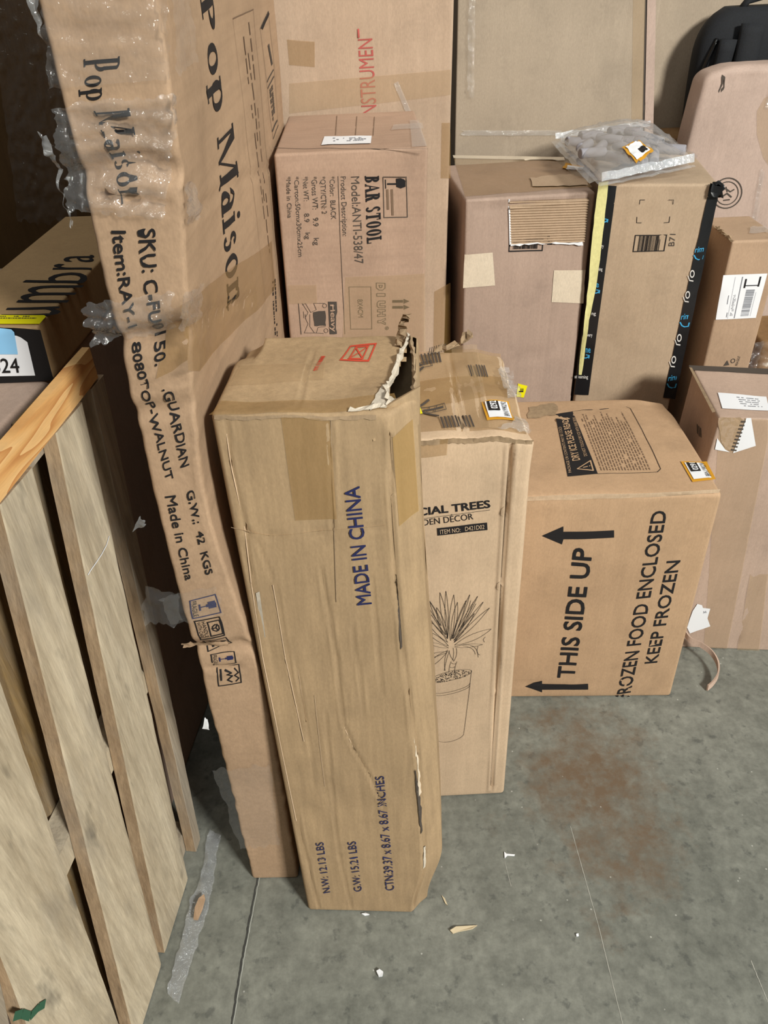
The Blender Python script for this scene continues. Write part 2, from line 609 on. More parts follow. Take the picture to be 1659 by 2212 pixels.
# ---- cartons -------------------------------------------------------------------------
class Carton:
    """a box whose faces can be creased, bulged and sheared; prints follow the surface.
    local frame: x right, y away, z up; origin at the middle of the front bottom edge"""

    def __init__(s, name, label, pos, yaw, w, d, h, mat, kx=0.0, ky=0.0, r=0.006, g=0.02,
                 creases=None, warp=None, rough=0.0015, bulge=None, hole=None, cat='carton', group=None, build=True):
        s.w, s.d, s.h, s.r, s.kx, s.ky = w, d, h, r, kx, ky
        s.yaw = math.radians(yaw)
        s.pos = np.array((pos[0], pos[1], pos[2] if len(pos) > 2 else 0.0))
        s.root = root(name, tuple(s.pos), s.yaw)
        tag(s.root, label, cat, group)
        c, sn = math.cos(s.yaw), math.sin(s.yaw)
        s.Rm = np.array([[c, -sn, 0], [sn, c, 0], [0, 0, 1.0]])
        s.creases = {}
        s.warpf = warp
        s.rough = rough
        s.bulge = bulge or {}
        s.hole = hole
        s.mat = mat
        s.g = g
        s.seed = random.random() * 50
        for f, items in (creases or {}).items():
            L = []
            for it in items:
                pts, wd_, dp = it[0], it[1], it[2]
                uv = [s.px(f, p) for p in pts]
                for a, b in zip(uv[:-1], uv[1:]):
                    L.append((a[0], a[1], b[0], b[1], wd_, dp))
            s.creases[f] = L
        if build:
            s.build()

    # face uv (metres) -> flat local point
    def flat(s, f, u, v):
        if f == 'F':
            return (u - s.w / 2, 0.0, v)
        if f == 'K':
            return (u - s.w / 2, s.d, v)
        if f == 'T':
            return (u - s.w / 2, v, s.h)
        if f == 'D':
            return (u - s.w / 2, v, 0.0)
        if f == 'R':
            return (s.w / 2, u, v)
        return (-s.w / 2, u, v)

    NRM = {'F': (0, -1, 0), 'K': (0, 1, 0), 'T': (0, 0, 1), 'D': (0, 0, -1), 'R': (1, 0, 0), 'L': (-1, 0, 0)}

    def shear(s, p):
        return (p[0] + s.kx * p[2], p[1] + s.ky * p[2], p[2])

    def px(s, f, p):
        """photo pixel -> uv on the (flat) face"""
        o = np.array(s.shear(s.flat(f, 0, 0)))
        eu = np.array(s.shear(s.flat(f, 1, 0))) - o
        ev = np.array(s.shear(s.flat(f, 0, 1))) - o
        c = s.Rm.T @ (CP - s.pos)
        dd = s.Rm.T @ ray(p)
        A = np.stack([eu, ev, -dd], 1)
        x = np.linalg.solve(A, c - o)
        return (float(x[0]), float(x[1]))

    def disp(s, f, u, v):
        du = s.w if f in 'FKTD' else s.d
        dv = s.h if f in 'FKRL' else s.d
        e = min(u, du - u, v, dv - v)
        if e <= 0:
            return 0.0
        mk = sstep(0, 0.018, e)
        x = s.rough * (nz(u * 9, v * 5, s.seed) + 0.6 * nz(u * 28, v * 16, s.seed + 9))
        b = s.bulge.get(f)
        if b:
            x += b * math.sin(math.pi * u / du) * math.sin(math.pi * v / dv)
        for (ax, ay, bx, by, wd_, dp) in s.creases.get(f, ()):
            lx, ly = bx - ax, by - ay
            L2 = lx * lx + ly * ly
            t = ((u - ax) * lx + (v - ay) * ly) / L2
            tc = min(1.0, max(0.0, t))
            q = math.hypot(u - ax - lx * tc, v - ay - ly * tc) / wd_
            if q < 3:
                x -= dp * math.exp(-q * q)
                if q > 0.2:
                    x += dp * 0.45 * math.exp(-(q - 1.5) ** 2 * 2)
        return x * mk

    def S(s, f, u, v, n=0.0):
        p = s.flat(f, u, v)
        r = s.r
        lo = (-s.w / 2 + r, r, r)
        hi = (s.w / 2 - r, s.d - r, s.h - r)
        q = [min(hi[i], max(lo[i], p[i])) for i in range(3)]
        dv = [p[i] - q[i] for i in range(3)]
        L = math.sqrt(dv[0] ** 2 + dv[1] ** 2 + dv[2] ** 2)
        nr = [x / L for x in dv] if L > 1e-9 else list(s.NRM[f])
        du_, dvv = (s.w if f in 'FKTD' else s.d), (s.h if f in 'FKRL' else s.d)
        over = u < 0 or v < 0 or u > du_ or v > dvv
        if over:
            nr = list(s.NRM[f])
            p2 = list(p)
        else:
            p2 = [q[i] + nr[i] * r for i in range(3)]
        k = s.disp(f, u, v) + n
        p2 = [p2[i] + nr[i] * k for i in range(3)]
        if s.warpf:
            p2 = s.warpf(p2)
        return s.shear(p2)

    def lines(s, L, g):
        r = s.r
        a = [0, 0.15 * r, 0.4 * r, 0.7 * r, r, 2 * r]
        n = max(1, int(round((L - 4 * r) / g)))
        return a + [2 * r + (L - 4 * r) * i / n for i in range(1, n)] + [L - x for x in reversed(a)]

    def build(s):
        gx = s.g if not isinstance(s.g, tuple) else s.g[0]
        gy = s.g if not isinstance(s.g, tuple) else s.g[1]
        gz = s.g if not isinstance(s.g, tuple) else s.g[2]
        X, Y, Z = s.lines(s.w, gx), s.lines(s.d, gy), s.lines(s.h, gz)
        nx, ny, nzz = len(X) - 1, len(Y) - 1, len(Z) - 1
        vid, verts, faces = {}, [], []

        def V(f, i, j, k):
            key = (i, j, k)
            if key not in vid:
                if f in 'FK':
                    u, v = X[i], Z[k]
                elif f in 'TD':
                    u, v = X[i], Y[j]
                else:
                    u, v = Y[j], Z[k]
                vid[key] = len(verts)
                verts.append(s.S(f, u, v))
            return vid[key]

        def add(f, a, b, rev, uv):
            if s.hole and s.hole(f, uv[0], uv[1]):
                return
            q = [V(f, *x) for x in a]
            faces.append(q[::-1] if rev else q)
        for i in range(nx):
            for k in range(nzz):
                uv = ((X[i] + X[i + 1]) / 2, (Z[k] + Z[k + 1]) / 2)
                add('F', [(i, 0, k), (i + 1, 0, k), (i + 1, 0, k + 1), (i, 0, k + 1)], 0, False, uv)
                add('K', [(i, ny, k), (i + 1, ny, k), (i + 1, ny, k + 1), (i, ny, k + 1)], 0, True, uv)
            for j in range(ny):
                uv = ((X[i] + X[i + 1]) / 2, (Y[j] + Y[j + 1]) / 2)
                add('T', [(i, j, nzz), (i + 1, j, nzz), (i + 1, j + 1, nzz), (i, j + 1, nzz)], 0, False, uv)
                add('D', [(i, j, 0), (i + 1, j, 0), (i + 1, j + 1, 0), (i, j + 1, 0)], 0, True, uv)
        for j in range(ny):
            for k in range(nzz):
                uv = ((Y[j] + Y[j + 1]) / 2, (Z[k] + Z[k + 1]) / 2)
                add('R', [(nx, j, k), (nx, j + 1, k), (nx, j + 1, k + 1), (nx, j, k + 1)], 0, False, uv)
                add('L', [(0, j, k), (0, j + 1, k), (0, j + 1, k + 1), (0, j, k + 1)], 0, True, uv)
        s.body = link('box_body', mesh_of(verts, faces), s.mat, s.root, True)

    # ---- decals
    def uvq(s, f, q):
        return [s.px(f, p) for p in q]

    def decal(s, f, name, mat, polys, n=0.0009, cut=0.012, parent=None, label=None, smooth=True, amp=0.0, freq=60, clip=True):
        """polys in face uv (metres)"""
        bm = bmesh.new()
        mu = s.w if f in 'FKTD' else s.d
        for p in polys:
            try:
                bm.faces.new([bm.verts.new((a, b, 0)) for a, b in p])
            except ValueError:
                pass
        bmesh.ops.triangulate(bm, faces=[x for x in bm.faces if len(x.verts) > 4])
        if bm.verts:
            for ax in (0, 1):
                lo = min(v.co[ax] for v in bm.verts)
                hi = max(v.co[ax] for v in bm.verts)
                nn = int((hi - lo) / cut)
                for i in range(1, nn + 1):
                    co, no = Vector((0, 0, 0)), Vector((0, 0, 0))
                    co[ax] = lo + (hi - lo) * i / (nn + 1)
                    no[ax] = 1
                    bmesh.ops.bisect_plane(bm, geom=bm.verts[:] + bm.edges[:] + bm.faces[:], plane_co=co, plane_no=no)
        bm.normal_update()
        up = {'F': 1, 'T': 1, 'R': 1, 'L': -1, 'K': -1, 'D': -1}[f]
        for x in bm.faces:
            if x.normal.z * up < 0:
                x.normal_flip()
        for v in bm.verts:
            e = amp * (abs(nz(v.co.x * freq, v.co.y * freq, 3.3)) + 0.5 * nz(v.co.x * freq * 2.3, v.co.y * freq * 2.3, 8.1)) if amp else 0
            v.co = Vector(s.S(f, v.co.x, v.co.y, n + e))
        me = bm_mesh(bm)
        o = link(name, me, mat, parent or s.root, smooth)
        if label:
            o['label'] = label
        return o

    def text(s, f, body, q, mat, bold=0.0, name='printed_text', shear=0.0, serif=None, n=0.0009):
        P = serif_polys(body, serif) if serif else text_polys(body, bold, shear)
        return s.decal(f, name, mat, in_quad(s.uvq(f, q), P), n=n)

    def marks(s, f, q, polys, mat, name='printed_mark', n=0.0009, parent=None):
        return s.decal(f, name, mat, in_quad(s.uvq(f, q), polys), n=n, parent=parent)

    def sheet(s, f, q, mat, name, n=0.0012, parent=None, label=None, amp=0.0, freq=60, cut=0.012):
        """a polygon given by photo pixels, lying on face f"""
        return s.decal(f, name, mat, [s.uvq(f, q)], n=n, parent=parent, label=label, amp=amp, freq=freq, cut=cut)

    def line(s, f, pts, wd_, mat, name='printed_line', n=0.0009):
        return s.decal(f, name, mat, stroke(s.uvq(f, pts), wd_), n=n)

    def world(s, p):
        return s.Rm @ np.array(p) + s.pos


def jag(pts, amp, n, seed):
    """insert random jags between polygon points (pixel space or metres)"""
    r = random.Random(seed)
    out = []
    for a, b in zip(pts, pts[1:] + pts[:1]):
        out.append(a)
        L = math.hypot(b[0] - a[0], b[1] - a[1])
        k = max(0, int(L / n))
        for i in range(1, k + 1):
            t = i / (k + 1)
            nx, ny = -(b[1] - a[1]) / L, (b[0] - a[0]) / L
            e = r.uniform(-amp, amp)
            out.append((a[0] + (b[0] - a[0]) * t + nx * e, a[1] + (b[1] - a[1]) * t + ny * e))
    return out


def brn_label(K, f, q, code, line):
    """orange-backed white stock label; q = BL,BR,TR,TL of the whole label in reading direction (pixels)"""
    lab = K.sheet(f, q, M['orange'], 'stock_label', n=0.0016)
    uq = K.uvq(f, q)

    def sub(x0, y0, x1, y1):
        return [lerp_quad(uq, x0, y0), lerp_quad(uq, x1, y0), lerp_quad(uq, x1, y1), lerp_quad(uq, x0, y1)]
    K.decal(f, 'label_face', M['white'], in_quad(sub(0.10, 0.10, 0.92, 0.90), [rect(0, 0, 1, 1)]), n=0.0028, parent=lab)
    K.decal(f, 'label_block', M['black'], in_quad(sub(0.44, 0.44, 0.9, 0.84), [rect(0, 0, 1, 1)]), n=0.0040, parent=lab)
    K.decal(f, 'label_number', M['white'], in_quad(sub(0.48, 0.52, 0.86, 0.76), text_polys(code, 0.02)), n=0.0052, parent=lab)
    K.decal(f, 'label_code', M['ink'], in_quad(sub(0.16, 0.16, 0.88, 0.34), text_polys(line, 0.0)), n=0.0040, parent=lab)
    return lab


# ------------------------------------------------------------------ setting
def grid(x0, x1, y0, y1, nx, ny):
    v = [(x0 + (x1 - x0) * i / nx, y0 + (y1 - y0) * j / ny, 0) for j in range(ny + 1) for i in range(nx + 1)]
    f = [(j * (nx + 1) + i, j * (nx + 1) + i + 1, (j + 1) * (nx + 1) + i + 1, (j + 1) * (nx + 1) + i) for j in range(ny) for i in range(nx)]
    return v, f


v, f = grid(-2.5, 3.5, -1.5, 3.6, 30, 26)
floor = link('floor', mesh_of(v, f), M['concrete'])
floor['kind'] = 'structure'


def floor_strip(name, pts, w, mat, z=0.0005, seed=1):
    r = random.Random(seed)
    P = []
    for (a, c) in zip(pts[:-1], pts[1:]):
        for i in range(24):
            t = i / 24
            P.append((a[0] + (c[0] - a[0]) * t + 0.4 * w * nz(i * 0.6, seed, a[0]), a[1] + (c[1] - a[1]) * t))
    P.append(pts[-1])
    vs_, fs_ = [], []
    for k, (x, y) in enumerate(P):
        h = w * r.uniform(0.3, 0.6)
        vs_ += [(x - h, y, z), (x + h, y, z)]
        if k:
            fs_.append((2 * k - 2, 2 * k - 1, 2 * k + 1, 2 * k))
    me_ = mesh_of(vs_, fs_)
    return link(name, me_, mat, floor)


fz = lambda p: tuple(at_z(p)[:2])
M['joint'] = plain('joint_dirt', (62, 62, 60), 0.9)
M['scratch'] = plain('pale_scratch', (165, 164, 156), 0.8)
M['chalk'] = plain('joint_edge', (160, 162, 156), 0.9)
floor_strip('floor_joint', [(-0.262, 0.86), fz((555, 1905)), fz((525, 2060)), fz((500, 2212)), (-0.32, 0.1)], 0.004, M['joint'])
floor_strip('joint_edge', [(-0.256, 0.86), fz((559, 1905)), fz((529, 2060)), fz((504, 2212)), (-0.316, 0.1)], 0.002, M['chalk'], 0.0006)
floor_strip('floor_scratch', [fz((1232, 1785)), fz((1290, 1990)), fz((1345, 2212))], 0.0013, M['scratch'], 0.0005, 3)
floor_strip('floor_scratch', [fz((1090, 1860)), fz((1104, 1915))], 0.001, M['scratch'], 0.0005, 4)
floor_strip('floor_scratch', [fz((1622, 2075)), fz((1659, 2165))], 0.0014, M['scratch'], 0.0005, 5)

me = mesh_of([(-2.5, 0, 0), (3.5, 0, 0), (3.5, 0, 4), (-2.5, 0, 4), (-2.5, 0.1, 0), (3.5, 0.1, 0), (3.5, 0.1, 4), (-2.5, 0.1, 4)],
             [(0, 1, 2, 3), (5, 4, 7, 6), (3, 2, 6, 7), (4, 0, 3, 7), (1, 5, 6, 2), (4, 5, 1, 0)])
wall = link('wall_back', me, M['wall'])
wall.location = (0, 3.3, 0)
wall['kind'] = 'structure'

# ------------------------------------------------------------------ cartons of the front row
# --- tall ochre carton, MADE IN CHINA
def warp_front(p):
    x, y, z = p
    c = sstep(0.118 - 0.036, 0.118, x)                 # crushed right front edge becomes a broad strip
    if y < 0.06:
        y += 0.026 * c * (1 - y / 0.06)
    low = sstep(0.16, 0.0, z)
    if x > 0.03:
        x += (0.014 * sstep(0.9, 0.2, z) - 0.030 * low) * sstep(0.03, 0.11, x)
    back = sstep(0.12, 0.2, y) * sstep(-0.01, 0.05, x) * sstep(0.97, 0.90, z)
    y -= 0.085 * back                                  # pushed in where it meets the next carton
    if z > 0.9:
        z += 0.006 * nz(x * 14, y * 14, 2.0) * sstep(0.9, 1.0, z)
    if x < -0.09:
        z -= 0.018 * sstep(0.12, 0.2, y) * sstep(-0.07, -0.118, x) * sstep(0.9, 1.0, z)
    return [x, y, z]


def front_hole(f, u, v):
    if f == 'T':
        e = 0.028 + 0.004 * sstep(0.0, 0.04, v) - 0.022 * sstep(0.05, 0.2, v) + 0.008 * nz(v * 70, 1.0)
        return u > 0.236 - e and 0.012 < v < 0.205
    return False


FC = Carton('tall_carton', 'tall ochre cardboard carton marked MADE IN CHINA, torn open at its top right', (-0.054, 0.671), -3.89,
            0.236, 0.215, 1.0, M['front'], kx=-0.0278, ky=0.082, r=0.007, g=(0.0035, 0.012, 0.007), warp=warp_front, hole=front_hole, rough=0.002,
            creases={'F': [
                ([(487, 905), (500, 1000), (530, 1140), (546, 1260), (571, 1420), (643, 1773), (690, 1968)], 0.0024, 0.0035),
                ([(530, 1140), (560, 1180), (593, 1260), (620, 1420), (660, 1600)], 0.0019, 0.0022),
                ([(490, 1135), (540, 1150), (585, 1160), (700, 1148), (845, 1136)], 0.0019, 0.0014),
                ([(715, 900), (716, 1000), (720, 1140)], 0.0024, 0.002),
                ([(693, 1230), (727, 1420), (742, 1560), (765, 1620), (798, 1677), (830, 1750)], 0.0024, 0.003),
                ([(640, 1420), (660, 1560), (680, 1700)], 0.0019, 0.002),
                ([(703, 1540), (715, 1680), (730, 1837), (760, 1968)], 0.0024, 0.002),
                ([(758, 1350), (775, 1450), (790, 1560)], 0.0019, 0.002),
                ([(800, 1240), (815, 1400), (825, 1500)], 0.0019, 0.002),
                ([(842, 935), (846, 1080), (852, 1250), (875, 1500), (890, 1640), (903, 1850), (908, 1968)], 0.0024, 0.0055),
                ([(650, 1860), (740, 1850), (900, 1850)], 0.0019, 0.0012)],
                'T': [([(640, 895), (665, 800), (676, 745)], 0.0019, 0.002)]})
for pts_, w_ in (([(490, 940), (498, 1000), (527, 1130), (543, 1260), (568, 1420), (640, 1773)], 0.0009), ([(590, 1262), (617, 1420), (657, 1600)], 0.0007), ([(586, 1158), (700, 1146), (845, 1134)], 0.0006),
                 ([(500, 1138), (540, 1148), (584, 1158)], 0.0008), ([(680, 1500), (690, 1600), (702, 1700)], 0.0006), ([(640, 1420), (650, 1490), (662, 1560)], 0.0006), ([(790, 1660), (760, 1610), (744, 1570)], 0.0006)):
    FC.line('F', pts_, w_, M['trees'], 'painted_crease', n=0.0012)  # pale lines paint the bright highlights on the crease ridges
FC.decal('F', 'worn_edge', M['tornin'], [jag([(0.004, 0.993), (0.10, 0.994), (0.19, 0.993), (0.19, 0.998), (0.10, 0.997), (0.004, 0.998)], 0.0008, 0.007, 8)], n=0.0012)
FC.text('F', 'MADE IN CHINA', [(803, 1304), (777, 1047), (744, 1050), (772, 1308)], M['inkblue'], 0.012, n=0.0018)
FC.text('F', 'N.W: 12.13 LBS', [(714, 1926), (699, 1818), (682, 1820), (699, 1928)], M['inkblue'], 0.0, n=0.0018)
FC.text('F', 'G.W: 15.21 LBS', [(782, 1923), (769, 1815), (751, 1817), (766, 1926)], M['inkblue'], 0.0, n=0.0018)
FC.text('F', 'CTN:39.37 x 8.67 x 8.67 INCHES', [(852, 1921), (828, 1675), (811, 1677), (834, 1923)], M['inkblue'], 0.0, n=0.0018)
q = [(733, 782), (797, 780), (815, 745), (757, 748)]
FC.marks('T', q, frame(0, 0, 1, 1, 0.06, 0.1) + stroke([(0.25, 0.15), (0.75, 0.85)], 0.05) + stroke([(0.25, 0.85), (0.75, 0.15)], 0.05) + frame(0.25, 0.12, 0.75, 0.88, 0.05, 0.08), M['inkred'])
FC.marks('T', [(687, 805), (708, 762), (697, 762), (676, 806)], lined(1, 3, 0.9, 0.8), M['inkred'])
FC.sheet('F', [(608, 905), (712, 903), (728, 1120), (638, 1123)], M['tape'], 'packing_tape')
FC.sheet('T', [(452, 900), (860, 884), (852, 858), (478, 868)], M['tape'], 'packing_tape')
FC.sheet('T', [(495, 835), (700, 822), (705, 785), (520, 795)], M['tapelite'], 'packing_tape')
FC.sheet('F', [(848, 945), (891, 932), (904, 1130), (862, 1140)], M['tapegold'], 'packing_tape', n=0.0014)
FC.sheet('F', jag([(884, 1590), (891, 1660), (896, 1720), (891, 1720), (888, 1650), (883, 1595)], 1.4, 10, 3), M['patch'], 'torn_slit', n=0.0016)
FC.sheet('F', jag([(886, 1660), (894, 1730), (898, 1800), (895, 1800), (889, 1730), (884, 1665)], 1.2, 12, 5), M['inkgrey'], 'torn_slit', n=0.0018)
FC.sheet('F', jag([(900, 1835), (904, 1835), (906, 1880), (902, 1880)], 0.8, 12, 6), M['torn'], 'torn_slit', n=0.0018)
FC.sheet('F', jag([(855, 1240), (858, 1290), (864, 1400), (861, 1400), (855, 1300)], 0.8, 12, 7), M['inkgrey'], 'torn_slit', n=0.0018)
FC.line('F', [(715, 905), (716, 1000), (722, 1140), (727, 1300)], 0.0012, M['tornin'], 'painted_crease', n=0.0012)  # slightly darker line drawn along the middle crease
FC.sheet('F', [(553, 1280), (561, 1276), (574, 1375), (566, 1378)], M['torn'], 'bare_scuff')


def ragged_strip(name, pts, wdt, mat, parent, base, seed, th=0.003, lean=(0, 0, 1), n=6):
    """torn ragged cardboard rim: a thick strip standing along pts (local metres) with a jagged free edge"""
    r = random.Random(seed)
    vs_, fs_ = [], []
    L = []
    for a, b in zip(pts[:-1], pts[1:]):
        for i in range(n):
            t = i / n
            L.append([a[k] + (b[k] - a[k]) * t for k in range(3)])
    L.append(list(pts[-1]))
    for i, p in enumerate(L):
        hgt = wdt * r.uniform(0.4, 1.15)
        a = L[max(0, i - 1)]
        b = L[min(len(L) - 1, i + 1)]
        d = Vector((b[0] - a[0], b[1] - a[1], b[2] - a[2])).normalized()
        ln = Vector(lean) + Vector((r.uniform(-0.4, 0.4), r.uniform(-0.4, 0.4), 0))
        nn = d.cross(ln).normalized() * th
        p = Vector(p)
        for q_ in (p + nn, p + ln * hgt * 0.5 + nn * r.uniform(-0.5, 2.2), p + ln * hgt, p + ln * hgt * 0.5 - nn * r.uniform(0, 2), p - nn):
            vs_.append(tuple(q_))
    for i in range(len(L) - 1):
        for k in range(4):
            A = i * 5 + k
            fs_.append((A, A + 1, A + 6, A + 5))
    return link(name, mesh_of(vs_, fs_), mat, parent, False)


def Ttop(C, u, v, dz=0.0):
    p = C.S('T', u, v)
    return (p[0], p[1], p[2] + dz)


hp = [Ttop(FC, 0.236 - 0.032, 0.012), Ttop(FC, 0.236 - 0.036, 0.05), Ttop(FC, 0.236 - 0.030, 0.09), Ttop(FC, 0.236 - 0.022, 0.14), Ttop(FC, 0.236 - 0.014, 0.19), Ttop(FC, 0.236 - 0.012, 0.21)]
ragged_strip('torn_edge', hp, 0.010, M['torn'], FC.root, FC, 4, 0.0016, (-0.3, -0.1, 0.8))
hp2 = [Ttop(FC, 0.233, 0.02), Ttop(FC, 0.232, 0.08), Ttop(FC, 0.231, 0.14), Ttop(FC, 0.226, 0.2)]
ragged_strip('torn_edge', hp2, 0.007, M['tornin'], FC.root, FC, 9, 0.0022, (0.1, 0, 1))
hp3 = [Ttop(FC, 0.236 - 0.028, 0.17, 0.0), Ttop(FC, 0.236 - 0.024, 0.195, 0.010), Ttop(FC, 0.236 - 0.022, 0.205, 0.020), Ttop(FC, 0.236 - 0.016, 0.212, 0.030)]
ragged_strip('torn_flap', hp3, 0.017, M['tornin'], FC.root, FC, 14, 0.0035, (0.5, -0.5, 0.5))
hp4 = [Ttop(FC, 0.158, 0.004), Ttop(FC, 0.185, 0.006), Ttop(FC, 0.212, 0.01)]
ragged_strip('torn_edge', hp4, 0.010, M['torn'], FC.root, FC, 19, 0.002, (0, 0.7, 0.4))
FC.sheet('T', jag([(800, 889), (868, 878), (838, 862), (846, 838), (862, 800), (874, 762), (862, 764), (850, 800), (834, 832), (812, 860)], 2.5, 9, 31), M['torn'], 'bare_liner', n=0.0018)
cf = [Ttop(FC, 0.236 - 0.062, 0.012, -0.012), Ttop(FC, 0.236 - 0.03, 0.014, 0.004), Ttop(FC, 0.236 + 0.004, 0.02, 0.012), Ttop(FC, 0.236 + 0.002, 0.008, -0.034), Ttop(FC, 0.236 - 0.05, -0.001, -0.034)]
bm = bmesh.new()
fr = [bm.verts.new((p[0], p[1] - 0.004, p[2])) for p in cf]
bk = [bm.verts.new((p[0], p[1] - 0.001, p[2])) for p in cf]
bm.faces.new(fr)
bm.faces.new(bk[::-1])
for i in range(5):
    bm.faces.new([fr[i], bk[i], bk[(i + 1) % 5], fr[(i + 1) % 5]])
bmesh.ops.recalc_face_normals(bm, faces=bm.faces)
link('corner_flap', bm_mesh(bm), M['front'], FC.root)

# --- artificial trees carton
def warp_trees(p):
    x, y, z = p
    if z > 0.80:
        z -= 0.010 * sstep(0.05, 0.1075, x) * sstep(0.84, 0.874, z)
        z += 0.004 * nz(x * 20, y * 20, 7.0)
        if x > 0.09:
            x += 0.006 * nz(y * 30, 1.7) * sstep(0.8, 0.87, z)
    return [x, y, z]


TC = Carton('potted_plant_carton', 'tan carton with a line drawing of a potted plant, behind the torn tall carton', (0.1175, 0.899), 0.45,
            0.215, 0.28, 0.874, M['trees'], kx=-0.016, ky=-0.009, r=0.008, g=(0.004, 0.012, 0.010), warp=warp_trees, rough=0.0015,
            creases={'F': [([(1106, 950), (1095, 1100), (1085, 1260), (1072, 1500), (1062, 1705)], 0.003, 0.012),
                           ([(900, 963), (1100, 950)], 0.003, 0.002)],
                     'T': [([(900, 845), (1000, 830), (1110, 815)], 0.003, 0.002), ([(1000, 930), (985, 850), (970, 760)], 0.003, 0.003),
                           ([(1045, 920), (1035, 850), (1015, 760)], 0.003, 0.002)]})
TC.text('F', 'CIAL TREES', [(903, 1114), (1060, 1096), (1058, 1079), (902, 1097)], M['ink'], 0.03)
TC.line('F', [(902, 1121), (1058, 1101)], 0.0008, M['ink'])
TC.text('F', 'RDEN DÉCOR', [(903, 1136), (1023, 1121), (1021, 1108), (902, 1123)], M['ink'], 0.0)
TC.marks('F', [(945, 1156), (1053, 1144), (1052, 1128), (944, 1140)], [rect(0, 0, 1, 1)], M['ink'])
TC.text('F', 'ITEM NO:   D421D02', [(951, 1152), (1046, 1141), (1046, 1132), (950, 1143)], M['trees'], 0.0, n=0.0017)
# drawing of the plant, in zoomed coordinates
Z = lambda x, y: (480 + x / 2.514, 1260 + y / 2.514)


def bez(a, c, b, n=9):
    return [((1 - t) ** 2 * a[0] + 2 * t * (1 - t) * c[0] + t * t * b[0], (1 - t) ** 2 * a[1] + 2 * t * (1 - t) * c[1] + t * t * b[1]) for t in [i / n for i in range(n + 1)]]


pl = []
rr = random.Random(3)
for (tx, ty, wd_, bx, by) in [(1183, 48, 20, 1225, 290), (1215, 40, 14, 1225, 300), (1258, 60, 22, 1240, 310), (1165, 130, 24, 1222, 300), (1278, 100, 20, 1245, 300),
                              (1345, 58, 12, 1250, 300), (1388, 66, 10, 1255, 300), (1418, 98, 12, 1258, 310), (1452, 130, 16, 1260, 320), (1325, 90, 14, 1250, 300), (1370, 160, 12, 1260, 320),
                              (1462, 246, 26, 1262, 335), (1415, 330, 14, 1262, 345), (1125, 92, 16, 1215, 280), (1098, 60, 16, 1190, 230), (1105, 190, 20, 1225, 320), (1110, 258, 18, 1230, 340), (1118, 322, 14, 1230, 350), (1100, 130, 14, 1200, 280)]:
    mx, my = (tx + bx) / 2, (ty + by) / 2
    L = math.hypot(tx - bx, ty - by)
    nx_, ny_ = -(ty - by) / L, (tx - bx) / L
    for sg in (-1, 1):
        pl.append(bez((bx, by), (mx + nx_ * wd_ * sg * 1.3, my + ny_ * wd_ * sg * 1.3), (tx, ty)))
for x in range(3):
    pl.append(bez((1285 + 6 * x, 260 - 6 * x), (1330 + 8 * x, 170), (1350 + 14 * x, 90 + 9 * x), 5))
pl += [bez((1300, 335), (1390, 320), (1390, 400)), bez((1310, 340), (1370, 345), (1375, 385)), bez((1390, 340), (1375, 380), (1400, 388), 5), bez((1430, 290), (1410, 300), (1425, 318), 4),
       bez((1225, 365), (1150, 390), (1120, 450)), bez((1225, 370), (1130, 370), (1120, 410)), bez((1120, 410), (1160, 400), (1222, 375)), bez((1225, 370), (1170, 440), (1125, 452)), bez((1140, 370), (1110, 400), (1122, 415), 4),
       bez((1225, 360), (1200, 420), (1212, 475)), bez((1235, 365), (1215, 420), (1207, 475)), bez((1232, 365), (1240, 410), (1262, 420), 5), bez((1272, 350), (1280, 400), (1255, 425), 5), bez((1255, 350), (1262, 400), (1250, 420), 5),
       bez((1245, 425), (1232, 450), (1232, 485), 5), bez((1275, 425), (1265, 450), (1262, 480), 5), bez((1245, 432), (1260, 445), (1272, 435), 4), bez((1238, 455), (1250, 466), (1266, 452), 4)]
er = lambda a, cx, cy, rx, ry: (cx + rx * math.cos(a), cy - 0.23 * rx * math.cos(a) - ry * math.sin(a))
rim = [er(2 * math.pi * i / 28, 1241, 502, 114, 25) for i in range(29)]
pl.append(rim)
pl += [[(1128, 535), (1145, 660), (1170, 840)], [(1354, 470), (1338, 620), (1313, 812)]]
pl.append([er(math.pi + math.pi * i / 14, 1241, 830, 72, 28) for i in range(15)])
for dy in (62, 74):
    pl.append([er(math.pi + math.pi * i / 14, 1243, 502 + dy, 108 - dy * 0.08, 24) for i in range(15)])
polys = []
for c in pl:
    polys += stroke(TC.uvq('F', [Z(*p) for p in c]), 0.0006)
for i in range(130):
    a, q_ = rr.uniform(0, 2 * math.pi), math.sqrt(rr.random()) * 0.93
    p = er(a, 1241, 502, 114 * q_, 25 * q_)
    an = rr.uniform(0, 3)
    polys += stroke(TC.uvq('F', [Z(*p), Z(p[0] + 9 * math.cos(an), p[1] + 5 * math.sin(an))]), 0.0009)
TC.decal('F', 'printed_drawing', M['ink'], polys, cut=0.03)
